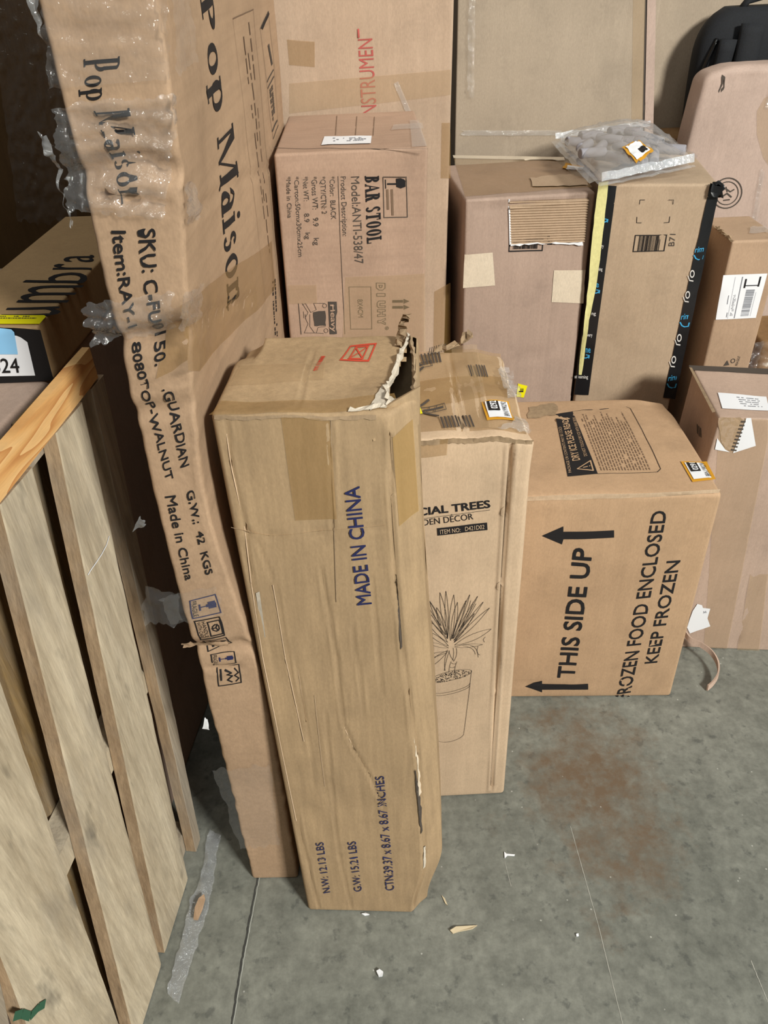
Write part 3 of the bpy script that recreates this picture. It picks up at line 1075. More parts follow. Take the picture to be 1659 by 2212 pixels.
# top of the carton
TC.marks('T', [(925, 770), (960, 762), (965, 745), (928, 752)], [rect(i * 0.13, 0, i * 0.13 + 0.05, 1) for i in range(8)], M['inkgrey'], n=0.0024)
for q_, n_ in (([(958, 930), (1030, 922), (1020, 895), (950, 902)], 9), ([(915, 790), (958, 783), (952, 758), (908, 766)], 6), ([(1018, 815), (1058, 812), (1050, 790), (1010, 793)], 7)):
    TC.marks('T', q_, [rect(i / n_, 0, i / n_ + 0.45 / n_, 1) for i in range(n_)], M['inkgrey'], n=0.0024)
TC.marks('T', [(895, 815), (940, 808), (935, 775), (890, 780)], stroke([(0.05, 0.1), (0.5, 0.5)], 0.10) + stroke([(0.05, 0.95), (0.45, 0.62)], 0.10), M['inkgrey'], n=0.0024)
TC.marks('T', [(898, 906), (950, 898), (938, 862), (890, 868)], stroke([(0.0, 0.5), (0.75, 0.98)], 0.10) + stroke([(0.2, 0.45), (0.95, 0.0)], 0.10), M['inkgrey'], n=0.0024)
TC.marks('T', [(912, 893), (965, 885), (960, 872), (908, 880)], frame(0, 0, 1, 1, 0.02, 0.1) + stroke([(0.2, 0), (0.4, 1)], 0.03) + stroke([(0.5, 0), (0.7, 1)], 0.03) + [rect(0.1, 0.35, 0.9, 0.65)], M['inkgrey'], n=0.0024)
TC.marks('T', [(890, 800), (935, 792), (932, 780), (888, 788)], frame(0, 0, 1, 1, 0.03, 0.1) + [rect(0.1, 0.45, 0.85, 0.55)], M['inkgrey'], n=0.0024)
TC.sheet('T', [(893, 935), (1140, 925), (1082, 752), (880, 760)], M['tape'], 'packing_tape', n=0.0006)
TC.sheet('T', [(885, 825), (1095, 805), (1105, 850), (890, 885)], M['tape'], 'packing_tape', n=0.0012)
TC.sheet('T', [(985, 925), (1060, 925), (1030, 745), (975, 750)], M['tapelite'], 'packing_tape', n=0.0018)
TC.sheet('F', [(900, 955), (968, 948), (965, 983), (901, 988)], M['tape'], 'packing_tape')
brn_label(TC, 'T', [(1115, 900), (1100, 860), (1040, 868), (1052, 910)], '0292', 'BRN1990292')
TC.sheet('T', [(893, 898), (913, 893), (907, 878), (893, 880)], M['yellow'], 'yellow_label', n=0.003)
TC.sheet('F', jag([(896, 951), (1150, 937), (1148, 948), (896, 963)], 1.2, 7, 5), M['tornin'], 'worn_edge')
TC.sheet('T', jag([(1065, 930), (1150, 925), (1140, 905), (1120, 890), (1105, 915)], 4, 10, 6), M['filmwhite'], 'stretch_film', n=0.004, amp=0.008)
TC.sheet('T', jag([(1098, 860), (1125, 850), (1110, 800), (1085, 790), (1075, 800)], 3, 10, 8), M['filmwhite'], 'stretch_film', n=0.006, amp=0.012)
tp = [Ttop(TC, 0.10, 0.275, 0.0), Ttop(TC, 0.14, 0.278, 0.012), Ttop(TC, 0.165, 0.278, 0.026)]
ragged_strip('torn_flap', tp, 0.02, M['tornin'], TC.root, TC, 21, 0.003, (0.3, 0.3, 0.7))

# --- dry ice carton
def warp_frozen(p):
    x, y, z = p
    if y > 0.1:
        x -= 0.024 * sstep(0.1, 0.37, y) * sstep(0.0, 0.2, x) * (1 - 0.75 * sstep(0.2, 0.588, z))
    z -= 0.012 * sstep(0.12, 0.2, x) * sstep(0.28, 0.37, y) * sstep(0.5, 0.588, z)
    return [x, y, z]


ZC = Carton('frozen_food_carton', 'orange-tan carton lying on its side, printed THIS SIDE UP and FROZEN FOOD ENCLOSED', (0.449, 1.141), -2.51,
            0.40, 0.372, 0.588, M['frozen'], kx=-0.0335, ky=-0.017, r=0.009, g=(0.012, 0.014, 0.012), warp=warp_frozen, rough=0.0022, bulge={'F': 0.006, 'T': 0.004},
            creases={'F': [([(1130, 1082), (1340, 1076), (1556, 1058)], 0.005, 0.002), ([(1100, 1478), (1230, 1470), (1330, 1480)], 0.004, 0.0022),
                           ([(1500, 1270), (1450, 1385), (1340, 1400)], 0.003, 0.0012), ([(1280, 1400), (1370, 1500)], 0.003, 0.0016), ([(1540, 1060), (1500, 1110)], 0.003, 0.0025)],
                     'T': [([(1200, 905), (1300, 885), (1440, 862)], 0.006, 0.003), ([(1400, 930), (1480, 940)], 0.006, 0.002)]})
ar = [[(0, 0.5), (0.32, 1.0), (0.32, 0.70), (1, 0.70), (1, 0.30), (0.32, 0.30), (0.32, 0.0)]]
ZC.marks('F', [(1170, 1168), (1326, 1162), (1326, 1140), (1170, 1144)], [[(0, 0.5), (0.3, 1.3), (0.3, 0.82), (1, 0.82), (1, 0.12), (0.3, 0.12), (0.28, -0.35)]], M['ink'])
ZC.marks('F', [(1134, 1489), (1270, 1488), (1270, 1474), (1134, 1474)], [[(0, 0.5), (0.27, 1.4), (0.27, 0.9), (1, 0.9), (1, 0.05), (0.27, 0.05), (0.27, -0.35)]], M['ink'])
ZC.text('F', 'THIS SIDE UP', [(1240, 1462), (1280, 1182), (1238, 1180), (1203, 1462)], M['ink'], 0.022)
ZC.text('F', 'FROZEN FOOD ENCLOSED', [(1360, 1508), (1441, 1102), (1409, 1103), (1330, 1512)], M['ink'], 0.012)
ZC.text('F', 'KEEP FROZEN', [(1419, 1430), (1470, 1209), (1440, 1210), (1392, 1432)], M['ink'], 0.012)
qb = [(1291, 1027), (1237, 891), (1199, 897), (1226, 1032)]
ZC.marks('T', qb, [rect(0, 0, 1, 1)], M['ink'])
ZC.text('T', 'DRY ICE PLEASE READ!', [(1253, 998), (1226, 906), (1213, 909), (1236, 1000)], M['frozen'], 0.02, n=0.0018)
ZC.text('T', 'DO NOT TOUCH DRY ICE WITH BARE SKIN', [(1268, 990), (1242, 905), (1236, 906), (1261, 991)], M['frozen'], 0.0, n=0.0018)
ZC.text('T', 'PACKAGE OR CONTENTS MAY BE COLD', [(1234, 1024), (1212, 925), (1206, 926), (1228, 1025)], M['frozen'], 0.0, n=0.0018)
ZC.marks('T', [(1283, 1022), (1276, 999), (1242, 1010), (1248, 1024)], stroke([(0.05, 0.05), (0.95, 0.05), (0.5, 0.95), (0.05, 0.05)], 0.09) + [rect(0.46, 0.15, 0.54, 0.22), rect(0.46, 0.3, 0.54, 0.6)], M['frozen'], n=0.0018)
ZC.line('T', [(1291, 1027), (1420, 1021), (1427, 1014), (1365, 884), (1356, 878), (1330, 880), (1237, 891)], 0.0012, M['ink'])
ZC.marks('T', [(1407, 1016), (1345, 886), (1250, 897), (1296, 1020)], [[(a[0], a[1]) for a in p] for p in lined(17, 5, 0.97, 0.34)], M['inkfaint'])
ZC.sheet('T', jag([(1140, 905), (1200, 900), (1205, 880), (1195, 872), (1142, 880)], 3, 9, 12), M['tornin'], 'torn_patch', n=0.0014)
ZC.sheet('F', jag([(1120, 1083), (1340, 1077), (1552, 1064), (1556, 1056), (1340, 1066), (1120, 1072)], 1.5, 40, 4), M['trees'], 'worn_edge')
brn_label(ZC, 'T', [(1546, 1036), (1526, 998), (1470, 999), (1496, 1042)], '0291', 'BRN1990291')

# --- large right carton
RC = Carton('mailing_carton', 'mid-brown carton on the floor at the right edge with torn white labels', (0.852, 1.268), -6.38,
            0.40, 0.217, 0.648, M['right'], kx=0.029, ky=0.009, r=0.005, g=(0.016, 0.016, 0.016), rough=0.0012,
            creases={'F': [([(1540, 1160), (1659, 1165)], 0.004, 0.0015), ([(1530, 1242), (1659, 1240)], 0.004, 0.001), ([(1632, 1240), (1610, 1320), (1590, 1400)], 0.003, 0.0025)]})
RC.sheet('T', [(1560, 884), (1662, 888), (1655, 858), (1550, 850)], M['white'], 'address_label', n=0.0016)
RC.marks('T', [(1600, 880), (1650, 882), (1645, 862), (1590, 858)], lined(5, 9, 0.6, 0.35), M['greyink'], n=0.0022)
RC.sheet('T', [(1490, 800), (1664, 810), (1664, 798), (1488, 790)], M['inkgrey'], 'lid_seam', n=0.0014)
RC.sheet('T', [(1538, 894), (1545, 892), (1494, 797), (1488, 796)], M['tornin'], 'lid_edge', n=0.003)
RC.sheet('F', [(1544, 970), (1576, 976), (1566, 970), (1549, 946)], M['white'], 'torn_label', n=0.0016)
RC.sheet('F', [(1583, 978), (1632, 962), (1622, 902), (1612, 902)], M['white'], 'torn_label', n=0.0016)
RC.sheet('F', jag([(1556, 940), (1565, 972), (1580, 974), (1604, 906), (1598, 900), (1552, 902)], 2, 10, 2), M['flute'], 'torn_patch', n=0.0012)
RC.marks('F', [(1578, 972), (1590, 974), (1612, 904), (1602, 904)], [rect(0, i / 9, 1, i / 9 + 0.05) for i in range(9)], M['inkgrey'], n=0.0018)
RC.sheet('F', jag([(1484, 1355), (1496, 1318), (1506, 1303), (1516, 1306), (1518, 1312), (1534, 1314), (1528, 1335), (1534, 1352), (1490, 1368)], 1, 20, 3), M['white'], 'torn_label', n=0.0016)
RC.text('F', 'A4', [(1519, 1324), (1526, 1323), (1525, 1318), (1518, 1319)], M['greyink'], 0.0, n=0.0022)
RC.sheet('F', [(1555, 900), (1659, 906), (1659, 950), (1570, 1402), (1520, 1400)], M['tapelite'], 'packing_tape')
RC.sheet('F', [(1620, 1240), (1659, 1240), (1640, 1405), (1592, 1404)], M['tapelite'], 'packing_tape', n=0.0015)
RC.marks('L', [(1507, 935), (1516, 955), (1515, 925), (1506, 915)], [rect(0, 0, 0.2, 1), rect(0.4, 0.1, 0.6, 1), rect(0.8, 0.3, 1, 1)], M['inkgrey'])

# --- bar stool carton
BC = Carton('bar_stool_carton', 'pinkish carton printed BAR STOOL sideways, standing behind the torn tall carton', (-0.0567, 1.309), 0.35,
            0.25, 0.34, 1.158, M['stool'], kx=0.0244, warp=lambda p: [p[0] + 0.0244 * max(0.0, 0.85 - p[2]), p[1], p[2]], ky=0.0175, r=0.005, g=(0.012, 0.014, 0.014), rough=0.0018, bulge={'F': 0.004},
            creases={'F': [([(598, 375), (760, 370), (923, 370)], 0.004, 0.003), ([(635, 345), (675, 368)], 0.003, 0.0015), ([(690, 440), (706, 520), (735, 740)], 0.003, 0.0016), ([(600, 345), (700, 330), (920, 330)], 0.004, 0.0015)],
                     'T': [([(605, 285), (760, 275), (910, 268)], 0.003, 0.001)]})
Q = lambda x, y: (600 + x / 5.027, 360 + y / 5.027)
BC.text('F', 'BAR STOOL', [Q(945, 100), Q(970, 845), Q(1130, 820), Q(1100, 97)], M['ink'], serif=1.7)
BC.text('F', 'Model:ANTI-538/47', [Q(795, 105), Q(835, 1050), Q(930, 1045), Q(885, 102)], M['inkgrey'], 0.0)
for body, x0, x1, y1, hh in (('Product Description:', 683, 706, 750, 55), ('*Color:  BLACK', 562, 580, 570, 55), ('*QTY/CTN: 2', 462, 480, 510, 55), ('*Gross WT:', 365, 380, 460, 60), ('*Net WT:', 272, 285, 370, 55),
                             ('*Carton:50cmx30cmx25cm', 178, 225, 975, 50), ('*Made in China', 92, 108, 555, 48)):
    BC.text('F', body, [Q(x0, 105), Q(x1, y1), Q(x1 + hh, y1 - 3), Q(x0 + hh, 102)], M['inkgrey'], 0.0)
for body, x0, y0, x1, y1, hh in (('9.9', 383, 550, 387, 645, 58), ('kg', 393, 772, 397, 850, 55), ('8.9', 287, 505, 291, 600, 55), ('kg', 300, 715, 303, 785, 52)):
    BC.text('F', body, [Q(x0, y0), Q(x1, y1), Q(x1 + hh, y1 - 3), Q(x0 + hh, y0 - 3)], M['inkgrey'], 0.0)
BC.line('F', [Q(655, 100), Q(680, 800), Q(730, 1810)], 0.0008, M['inkgrey'])
fq = [Q(1150, 555), Q(1140, 105), Q(1400, 105), Q(1412, 550)]
BC.marks('F', fq, frame(0, 0, 1, 1, 0.02, 0.03), M['inkgrey'])
gq = [Q(1148, 110), Q(1165, 550), Q(1405, 545), Q(1395, 108)]
BC.marks('F', gq, [[(0.04, 0.55), (0.24, 0.55), (0.28, 0.75), (0.24, 0.96), (0.10, 0.96), (0.14, 0.8), (0.06, 0.9), (0.03, 0.75)], rect(0.15, 0.15, 0.19, 0.6), rect(0.06, 0.06, 0.28, 0.1)], M['ink'])
BC.marks('F', gq, [rect(0.3, 0.30, 0.95, 0.40), rect(0.3, 0.1, 0.8, 0.2)], M['inkfaint'])
BC.marks('F', [Q(790, 1760), Q(1025, 1755), Q(1015, 1295), Q(770, 1298)], frame(0, 0, 1, 1, 0.025, 0.012), M['inkgrey'])
BC.text('F', '8X4CM', [Q(865, 1435), Q(875, 1630), Q(928, 1628), Q(922, 1432)], M['inkgrey'], 0.0)
hq = [Q(1070, 1255), Q(1090, 1720), Q(1170, 1715), Q(1165, 1258)]
outl = []
for i, c in enumerate('DIUHY'):
    a = i * 0.205
    L_ = 0.16
    sh = {'D': [[(0, 0), (0, 1), (0.7, 1), (1, 0.7), (1, 0.3), (0.7, 0), (0, 0)], [(0.3, 0.3), (0.3, 0.7), (0.65, 0.6), (0.65, 0.4), (0.3, 0.3)]], 'I': [[(0.2, 0), (0.2, 1), (0.6, 1), (0.6, 0), (0.2, 0)]],
          'U': [[(0, 1), (0, 0.2), (0.3, 0), (0.8, 0), (1, 0.2), (1, 1), (0.7, 1), (0.7, 0.35), (0.35, 0.35), (0.35, 1), (0, 1)]], 'H': [[(0, 0), (0, 1), (0.3, 1), (0.3, 0.6), (0.7, 0.6), (0.7, 1), (1, 1), (1, 0), (0.7, 0), (0.7, 0.35), (0.3, 0.35), (0.3, 0), (0, 0)]],
          'Y': [[(0, 1), (0.3, 0.4), (0.3, 0), (0.65, 0), (0.65, 0.4), (1, 1), (0.7, 1), (0.48, 0.6), (0.3, 1), (0, 1)]]}[c]
    for pth in sh:
        outl += [[(a + x * L_, y) for x, y in p] for p in stroke(pth, 0.09)]
BC.marks('F', hq, outl, M['inkgrey'])
BC.marks('F', [Q(1165, 1765), Q(1205, 1765), Q(1205, 1725), Q(1165, 1725)], ring(0.5, 0.5, 0.5, 0.5, 0.15, 0.15) + [rect(0.35, 0.25, 0.65, 0.75)], M['inkgrey'])
for y in (1435, 1500):
    BC.marks('F', [Q(1245, y + 42), Q(1430, y + 42), Q(1430, y), Q(1245, y)], [rect(0, 0.2, 0.62, 0.85), [(0.66, -0.1), (1, 0.5), (0.66, 1.15)]], M['ink'])
BC.marks('F', [Q(545, 1460), Q(565, 1812), Q(662, 1810), Q(640, 1458)], [rect(0, 0, 1, 1)], M['inkgrey'])
BC.text('F', 'Heavy', [Q(568, 1490), Q(582, 1785), Q(640, 1783), Q(628, 1488)], M['stool'], 0.02, n=0.0017)
BC.sheet('F', jag([Q(385, 1578), Q(515, 1560), Q(525, 1722), Q(400, 1725)], 1.2, 8, 4), M['inkgrey'], 'printed_mark', n=0.0009)
wl = []
for pth in ([(265, 1480), (330, 1580), (300, 1640), (330, 1700), (290, 1800), (420, 1800), (440, 1740), (520, 1730)], [(270, 1500), (300, 1480), (360, 1580), (420, 1550), (390, 1480), (510, 1480)], [(350, 1600), (350, 1730), (400, 1800), (500, 1805)],
            [(280, 1570), (285, 1640)], [(300, 1600), (305, 1650)]):
    wl += stroke(BC.uvq('F', [Q(*p) for p in pth]), 0.0007)
for cx, cy in ((510, 1505), (525, 1775)):
    wl += stroke(BC.uvq('F', [Q(cx + 22 * math.cos(i * 0.52), cy + 22 * math.sin(i * 0.52)) for i in range(13)]), 0.0007)
wl += stroke(BC.uvq('F', [Q(225, 1480), Q(255, 1815)]), 0.0012)
BC.decal('F', 'printed_mark', M['inkgrey'], wl)
BC.sheet('T', [(694, 315), (801, 310), (803, 294), (701, 297)], M['white'], 'address_label', n=0.0016)
BC.marks('T', [(715, 309), (795, 305), (795, 298), (720, 300)], lined(3, 2, 0.5, 0.5), M['greyink'], n=0.0022)
BC.sheet('T', [(890, 320), (922, 318), (905, 262), (885, 262)], M['filmwhite'], 'packing_tape', n=0.002)
BC.sheet('T', [(845, 284), (915, 280), (912, 268), (850, 272)], M['filmwhite'], 'packing_tape', n=0.0022)
BC.line('T', [(591, 320), (924, 323)], 0.002, M['inkgrey'], 'lid_gap')
for x in (725, 768, 806):
    BC.line('T', [(x, 292), (x + 3, 252)], 0.0012, M['inkfaint'])
BC.sheet('F', [Q(735, 1195), Q(1600, 1160), Q(1600, 2000), Q(700, 2000)], M['tapelite'], 'packing_tape')
BC.sheet('F', [Q(115, 1285), Q(420, 1280), Q(430, 1480), Q(125, 1490)], M['tapelite'], 'packing_tape')

# --- the two B71 cartons
CL = Carton('mauve_carton', 'mauve-brown carton with a patch of bare flutes and two pale tape squares', (0.343, 1.65), 3.8,
            0.278, 0.31, 0.99, M['b71l'], kx=-0.0056, ky=0.011, r=0.006, g=0.016, rough=0.002,
            creases={'F': [([(1004, 440), (1100, 442), (1285, 425)], 0.004, 0.003), ([(1004, 452), (1100, 455)], 0.003, 0.0015), ([(1090, 768), (1245, 772)], 0.004, 0.003), ([(1090, 786), (1245, 788)], 0.003, 0.001)]})
CL.sheet('T', [(1005, 425), (1280, 405), (1225, 348), (980, 343)], M['tape'], 'packing_tape')
CL.sheet('T', jag([(1150, 405), (1270, 402), (1262, 388), (1235, 378), (1145, 386)], 2, 14, 5), M['flute'], 'torn_patch', n=0.003)
CL.sheet('T', [(980, 344), (1220, 349), (1218, 342), (978, 338)], M['patch'], 'back_edge', n=0.003)
CL.sheet('T', [(1214, 366), (1255, 372), (1262, 362), (1222, 354)], M['orange'], 'stock_label', n=0.003)
CL.sheet('T', [(1222, 369), (1256, 371), (1260, 365), (1226, 360)], M['white'], 'label_face', n=0.0036)
# bare flutes: real ribs
fl_q = CL.uvq('F', [(1102, 528), (1262, 522), (1272, 428), (1100, 434)])
vs_, fs_ = [], []
NR, NC = 120, 12
for i in range(NR + 1):
    for j in range(NC + 1):
        u, v_ = lerp_quad(fl_q, j / NC, i / NR)
        vs_.append(CL.S('F', u, v_, 0.0022 + 0.0016 * math.sin(i / NR * 17 * 2 * math.pi) + 0.0006 * nz(u * 90, v_ * 90)))
for i in range(NR):
    for j in range(NC):
        a = i * (NC + 1) + j
        fs_.append((a, a + 1, a + NC + 2, a + NC + 1))
link('bare_flutes', mesh_of(vs_, fs_), M['flute'], CL.root, True)
CL.sheet('F', [(1098, 430), (1101, 430), (1104, 528), (1100, 528)], M['white'], 'torn_liner', n=0.003)
CL.sheet('F', jag([(1102, 530), (1180, 524), (1258, 528), (1256, 520), (1102, 526)], 2, 10, 8), M['white'], 'torn_liner', n=0.005)
CL.marks('F', [(1098, 544), (1172, 542), (1174, 515), (1100, 515)], frame(0, 0, 1, 1, 0.03, 0.1), M['ink'])
CL.marks('F', [(1108, 538), (1162, 537), (1163, 520), (1109, 520)], barcode(20, 4), M['ink'])
CL.text('F', 'B71', [(1192, 528), (1192, 500), (1182, 500), (1182, 528)], M['ink'])
CL.sheet('F', [(1000, 622), (1069, 616), (1064, 545), (1003, 550)], M['patch'], 'paper_tape')
CL.sheet('F', [(1191, 652), (1260, 655), (1265, 583), (1196, 583)], M['patch'], 'paper_tape')
CL.sheet('F', [(1115, 856), (1131, 858), (1139, 833), (1119, 828)], M['yellow'], 'yellow_label', n=0.0016)
CL.text('F', 'F', [(1120, 846), (1120, 838), (1130, 838), (1130, 846)], M['ink'], 0.02, n=0.0022)

CR = Carton('taped_carton', 'sand-coloured carton with black printed tape down both edges and a yellow strip', (0.597, 1.65), -9.1,
            0.229, 0.30, 1.01, M['b71r'], kx=0.003, ky=-0.021, r=0.006, g=0.014, rough=0.002, bulge={'F': 0.004},
            creases={'F': [([(1330, 412), (1372, 413), (1372, 420), (1430, 420), (1436, 425), (1530, 424)], 0.003, 0.002), ([(1325, 437), (1510, 436)], 0.003, 0.0015), ([(1358, 440), (1400, 480), (1430, 510)], 0.003, 0.0015),
                           ([(1440, 545), (1448, 580), (1468, 600)], 0.003, 0.0012), ([(1285, 742), (1325, 738), (1330, 748), (1440, 742)], 0.004, 0.002), ([(1335, 620), (1430, 612)], 0.005, 0.001)]})
CR.sheet('F', [(1300, 400), (1332, 402), (1271, 852), (1240, 852)], M['blacktape'], 'printed_tape')
for y in range(3):
    pass
tq = lambda x, y: (1200 + x / 4.608, 380 + y / 4.608)
for body, x0, y0, x1, h_, mt in (('e', 398, 1105, 430, 45, 'cyan'), ('ne', 300, 1755, 348, 50, 'cyan'), ('very', 425, 712, 478, 28, 'whiteink'), ('oming', 398, 940, 465, 26, 'whiteink'), ('ng', 358, 1382, 400, 26, 'whiteink'), ('very', 312, 1595, 366, 26, 'whiteink'), ('streaming', 190, 2010, 322, 26, 'whiteink')):
    CR.text('F', body, [tq(x0, y0), tq(x1, y0), tq(x1, y0 - h_ * 1.3), tq(x0, y0 - h_ * 1.3)], M[mt], 0.01, n=0.002)
for x0, y0 in ((470, 445), (388, 1150), (285, 1795)):
    CR.marks('F', [tq(x0, y0 + 22), tq(x0 + 55, y0 + 22), tq(x0 + 55, y0 - 22), tq(x0, y0 - 22)], stroke([(0, 0.2), (0.4, 0.25), (0.85, 0.6)], 0.22) + stroke([(0.35, 0.95), (0.9, 0.8), (0.8, 0.2)], 0.2), M['cyan'], n=0.002)
fo = CR.sheet('F', jag([(1293, 393), (1314, 390), (1309, 440), (1300, 520), (1290, 600), (1283, 640), (1272, 690), (1262, 770), (1256, 808), (1251, 808), (1254, 770), (1262, 690), (1270, 620), (1280, 500), (1288, 430)], 0.8, 22, 7), M['foam'], 'yellow_strip', n=0.004)
CR.sheet('F', jag([(1534, 395), (1556, 400), (1458, 862), (1432, 858)], 0.8, 30, 3), M['blacktape'], 'printed_tape', n=0.0016)
CR.sheet('F', jag([(1535, 420), (1560, 425), (1562, 396), (1548, 386), (1534, 394)], 3, 8, 6), M['blacktape'], 'loose_tape', n=0.008, amp=0.01)
for x0, y0 in ((1500, 545), (1470, 690), (1442, 822)):
    CR.text('F', 'rim', [(x0 + 0, y0), (x0 + 18, y0 - 2), (x0 + 21, y0 - 15), (x0 + 3, y0 - 13)], M['cyan'], 0.01, n=0.0024)
    CR.marks('F', [(x0 - 3, y0 + 18), (x0 + 17, y0 + 16), (x0 + 19, y0 + 2), (x0 - 1, y0 + 4)], stroke([(0, 0.9), (0.25, 0.35), (0.55, 0.12), (0.95, 0.15), (1.0, 0.7)], 0.14), M['cyan'], n=0.0024)
for x0, y0 in ((1492, 595), (1482, 640), (1464, 733), (1452, 780)):
    CR.marks('F', [(x0 - 8, y0 + 14), (x0 + 8, y0 + 14), (x0 + 10, y0 - 14), (x0 - 6, y0 - 14)], ring(0.6, 0.65, 0.32, 0.3, 0.12, 0.1) + stroke([(0.05, 0.5), (0.3, 0.15), (0.8, 0.1)], 0.09), M['whiteink'], n=0.0024)
bq = [tq(765, 752), tq(1082, 745), tq(1110, 580), tq(790, 583)]
CR.marks('F', bq, frame(0, 0, 1, 1, 0.03, 0.05), M['ink'])
CR.marks('F', bq, [[(0.14 + a * 0.70, 0.05 + b * 0.9) for a, b in p] for p in barcode(30, 8)], M['ink'])
CR.text('F', 'B71', [tq(1180, 695), tq(1195, 575), tq(1140, 572), tq(1122, 695)], M['inkgrey'], 0.0)
cm = []
for (a, b, c) in (((835, 280), (840, 237), (888, 237)), ((1168, 280), (1175, 237), (1125, 237)), ((810, 405), (806, 463), (855, 463)), ((1137, 402), (1130, 460), (1078, 462))):
    cm += stroke(CR.uvq('F', [tq(*a), tq(*b), tq(*c)]), 0.0011)
CR.decal('F', 'printed_mark', M['ink'], cm)
# ------------------------------------------------------------------ film-wrapped tall carton at the left
def warp_pop(p):
    x, y, z = p
    # crushed waist where the front carton leans on it, dented front
    k = math.exp(-((z - 0.91) / 0.22) ** 2)
    if x > 0:
        x -= 0.026 * k * sstep(0.0, 0.044, x) * sstep(0.42, 0.1, y)
        x += 0.010 * sstep(1.1, 1.35, z) * sstep(0.25, 0.0, y)
    x -= 0.006 * math.exp(-((z - 0.85) / 0.25) ** 2)
    if y < 0.2:
        for z0, dp in ((1.268, 0.010), (1.105, 0.014), (0.64, 0.008), (1.02, 0.006)):
            y += dp * math.exp(-((z - z0 - 0.012 * nz(x * 30, z0)) / 0.010) ** 2) * sstep(0.2, 0.0, y)
    x += 0.003 * nz(z * 9, 4.0) * (1 if x < 0 else 0.5) + 0.002 * nz(z * 40, 9.0) * sstep(0.1, 0, y)
    return [x, y, z]


PC = Carton('film_wrapped_carton', 'very tall thin carton wrapped in torn clear film, leaning beside the wooden pallet', (-0.238, 0.742), -1.4,
            0.088, 0.86, 1.86, M['pop'], kx=0.014, ky=0.0, r=0.006, g=(0.008, 0.02, 0.007), warp=warp_pop, rough=0.0025,
            creases={'F': [([(125, 72), (240, 70), (330, 60)], 0.006, 0.002), ([(130, 255), (250, 268), (365, 275)], 0.006, 0.004), ([(150, 300), (250, 292), (370, 300)], 0.005, 0.005), ([(160, 425), (230, 420), (280, 430), (360, 445)], 0.005, 0.006),
                           ([(240, 832), (340, 830), (440, 815)], 0.004, 0.003), ([(255, 905), (350, 900)], 0.004, 0.002), ([(430, 1445), (520, 1440)], 0.006, 0.004)],
                     'R': [([(410, 480), (450, 440), (520, 390), (590, 360)], 0.006, 0.002), ([(370, 240), (420, 200), (470, 190)], 0.006, 0.001), ([(410, 720), (470, 690), (560, 640)], 0.006, 0.003)]})
PC.text('F', 'Pop', [(181, 127), (188, 222), (238, 215), (234, 121)], M['ink'], serif=1.25)
PC.text('F', 'Maison', [(203, 238), (266, 442), (303, 434), (258, 232)], M['ink'], serif=1.25)
PC.text('F', 'SKU: C-FU0150.', [(299, 493), (343, 790), (366, 782), (330, 492)], M['ink'], 0.014, n=0.0018)
PC.text('F', '.GUARDIAN', [(361, 838), (400, 1010), (424, 1003), (385, 833)], M['ink'], 0.014, n=0.0018)
PC.text('F', 'G.W.:  42  KGS', [(413, 1060), (454, 1240), (475, 1235), (436, 1054)], M['ink'], 0.016, n=0.0018)
PC.text('F', 'Item:RAY-1', [(243, 497), (280, 712), (300, 705), (275, 497)], M['ink'], 0.014, n=0.0018)
PC.text('F', '8080TOP-WALNUT', [(286, 745), (370, 1037), (385, 1031), (306, 741)], M['ink'], 0.014, n=0.0018)
PC.text('F', 'Made in China', [(368, 1070), (411, 1252), (428, 1248), (391, 1067)], M['ink'], 0.012, n=0.0018)
goblet = [[(0.5, 0.55), (0.62, 0.55), (0.68, 0.75), (0.9, 0.75), (0.93, 0.6), (0.9, 0.35), (0.68, 0.35), (0.62, 0.47), (0.5, 0.47)], rect(0.35, 0.48, 0.55, 0.53), rect(0.34, 0.35, 0.38, 0.66)]
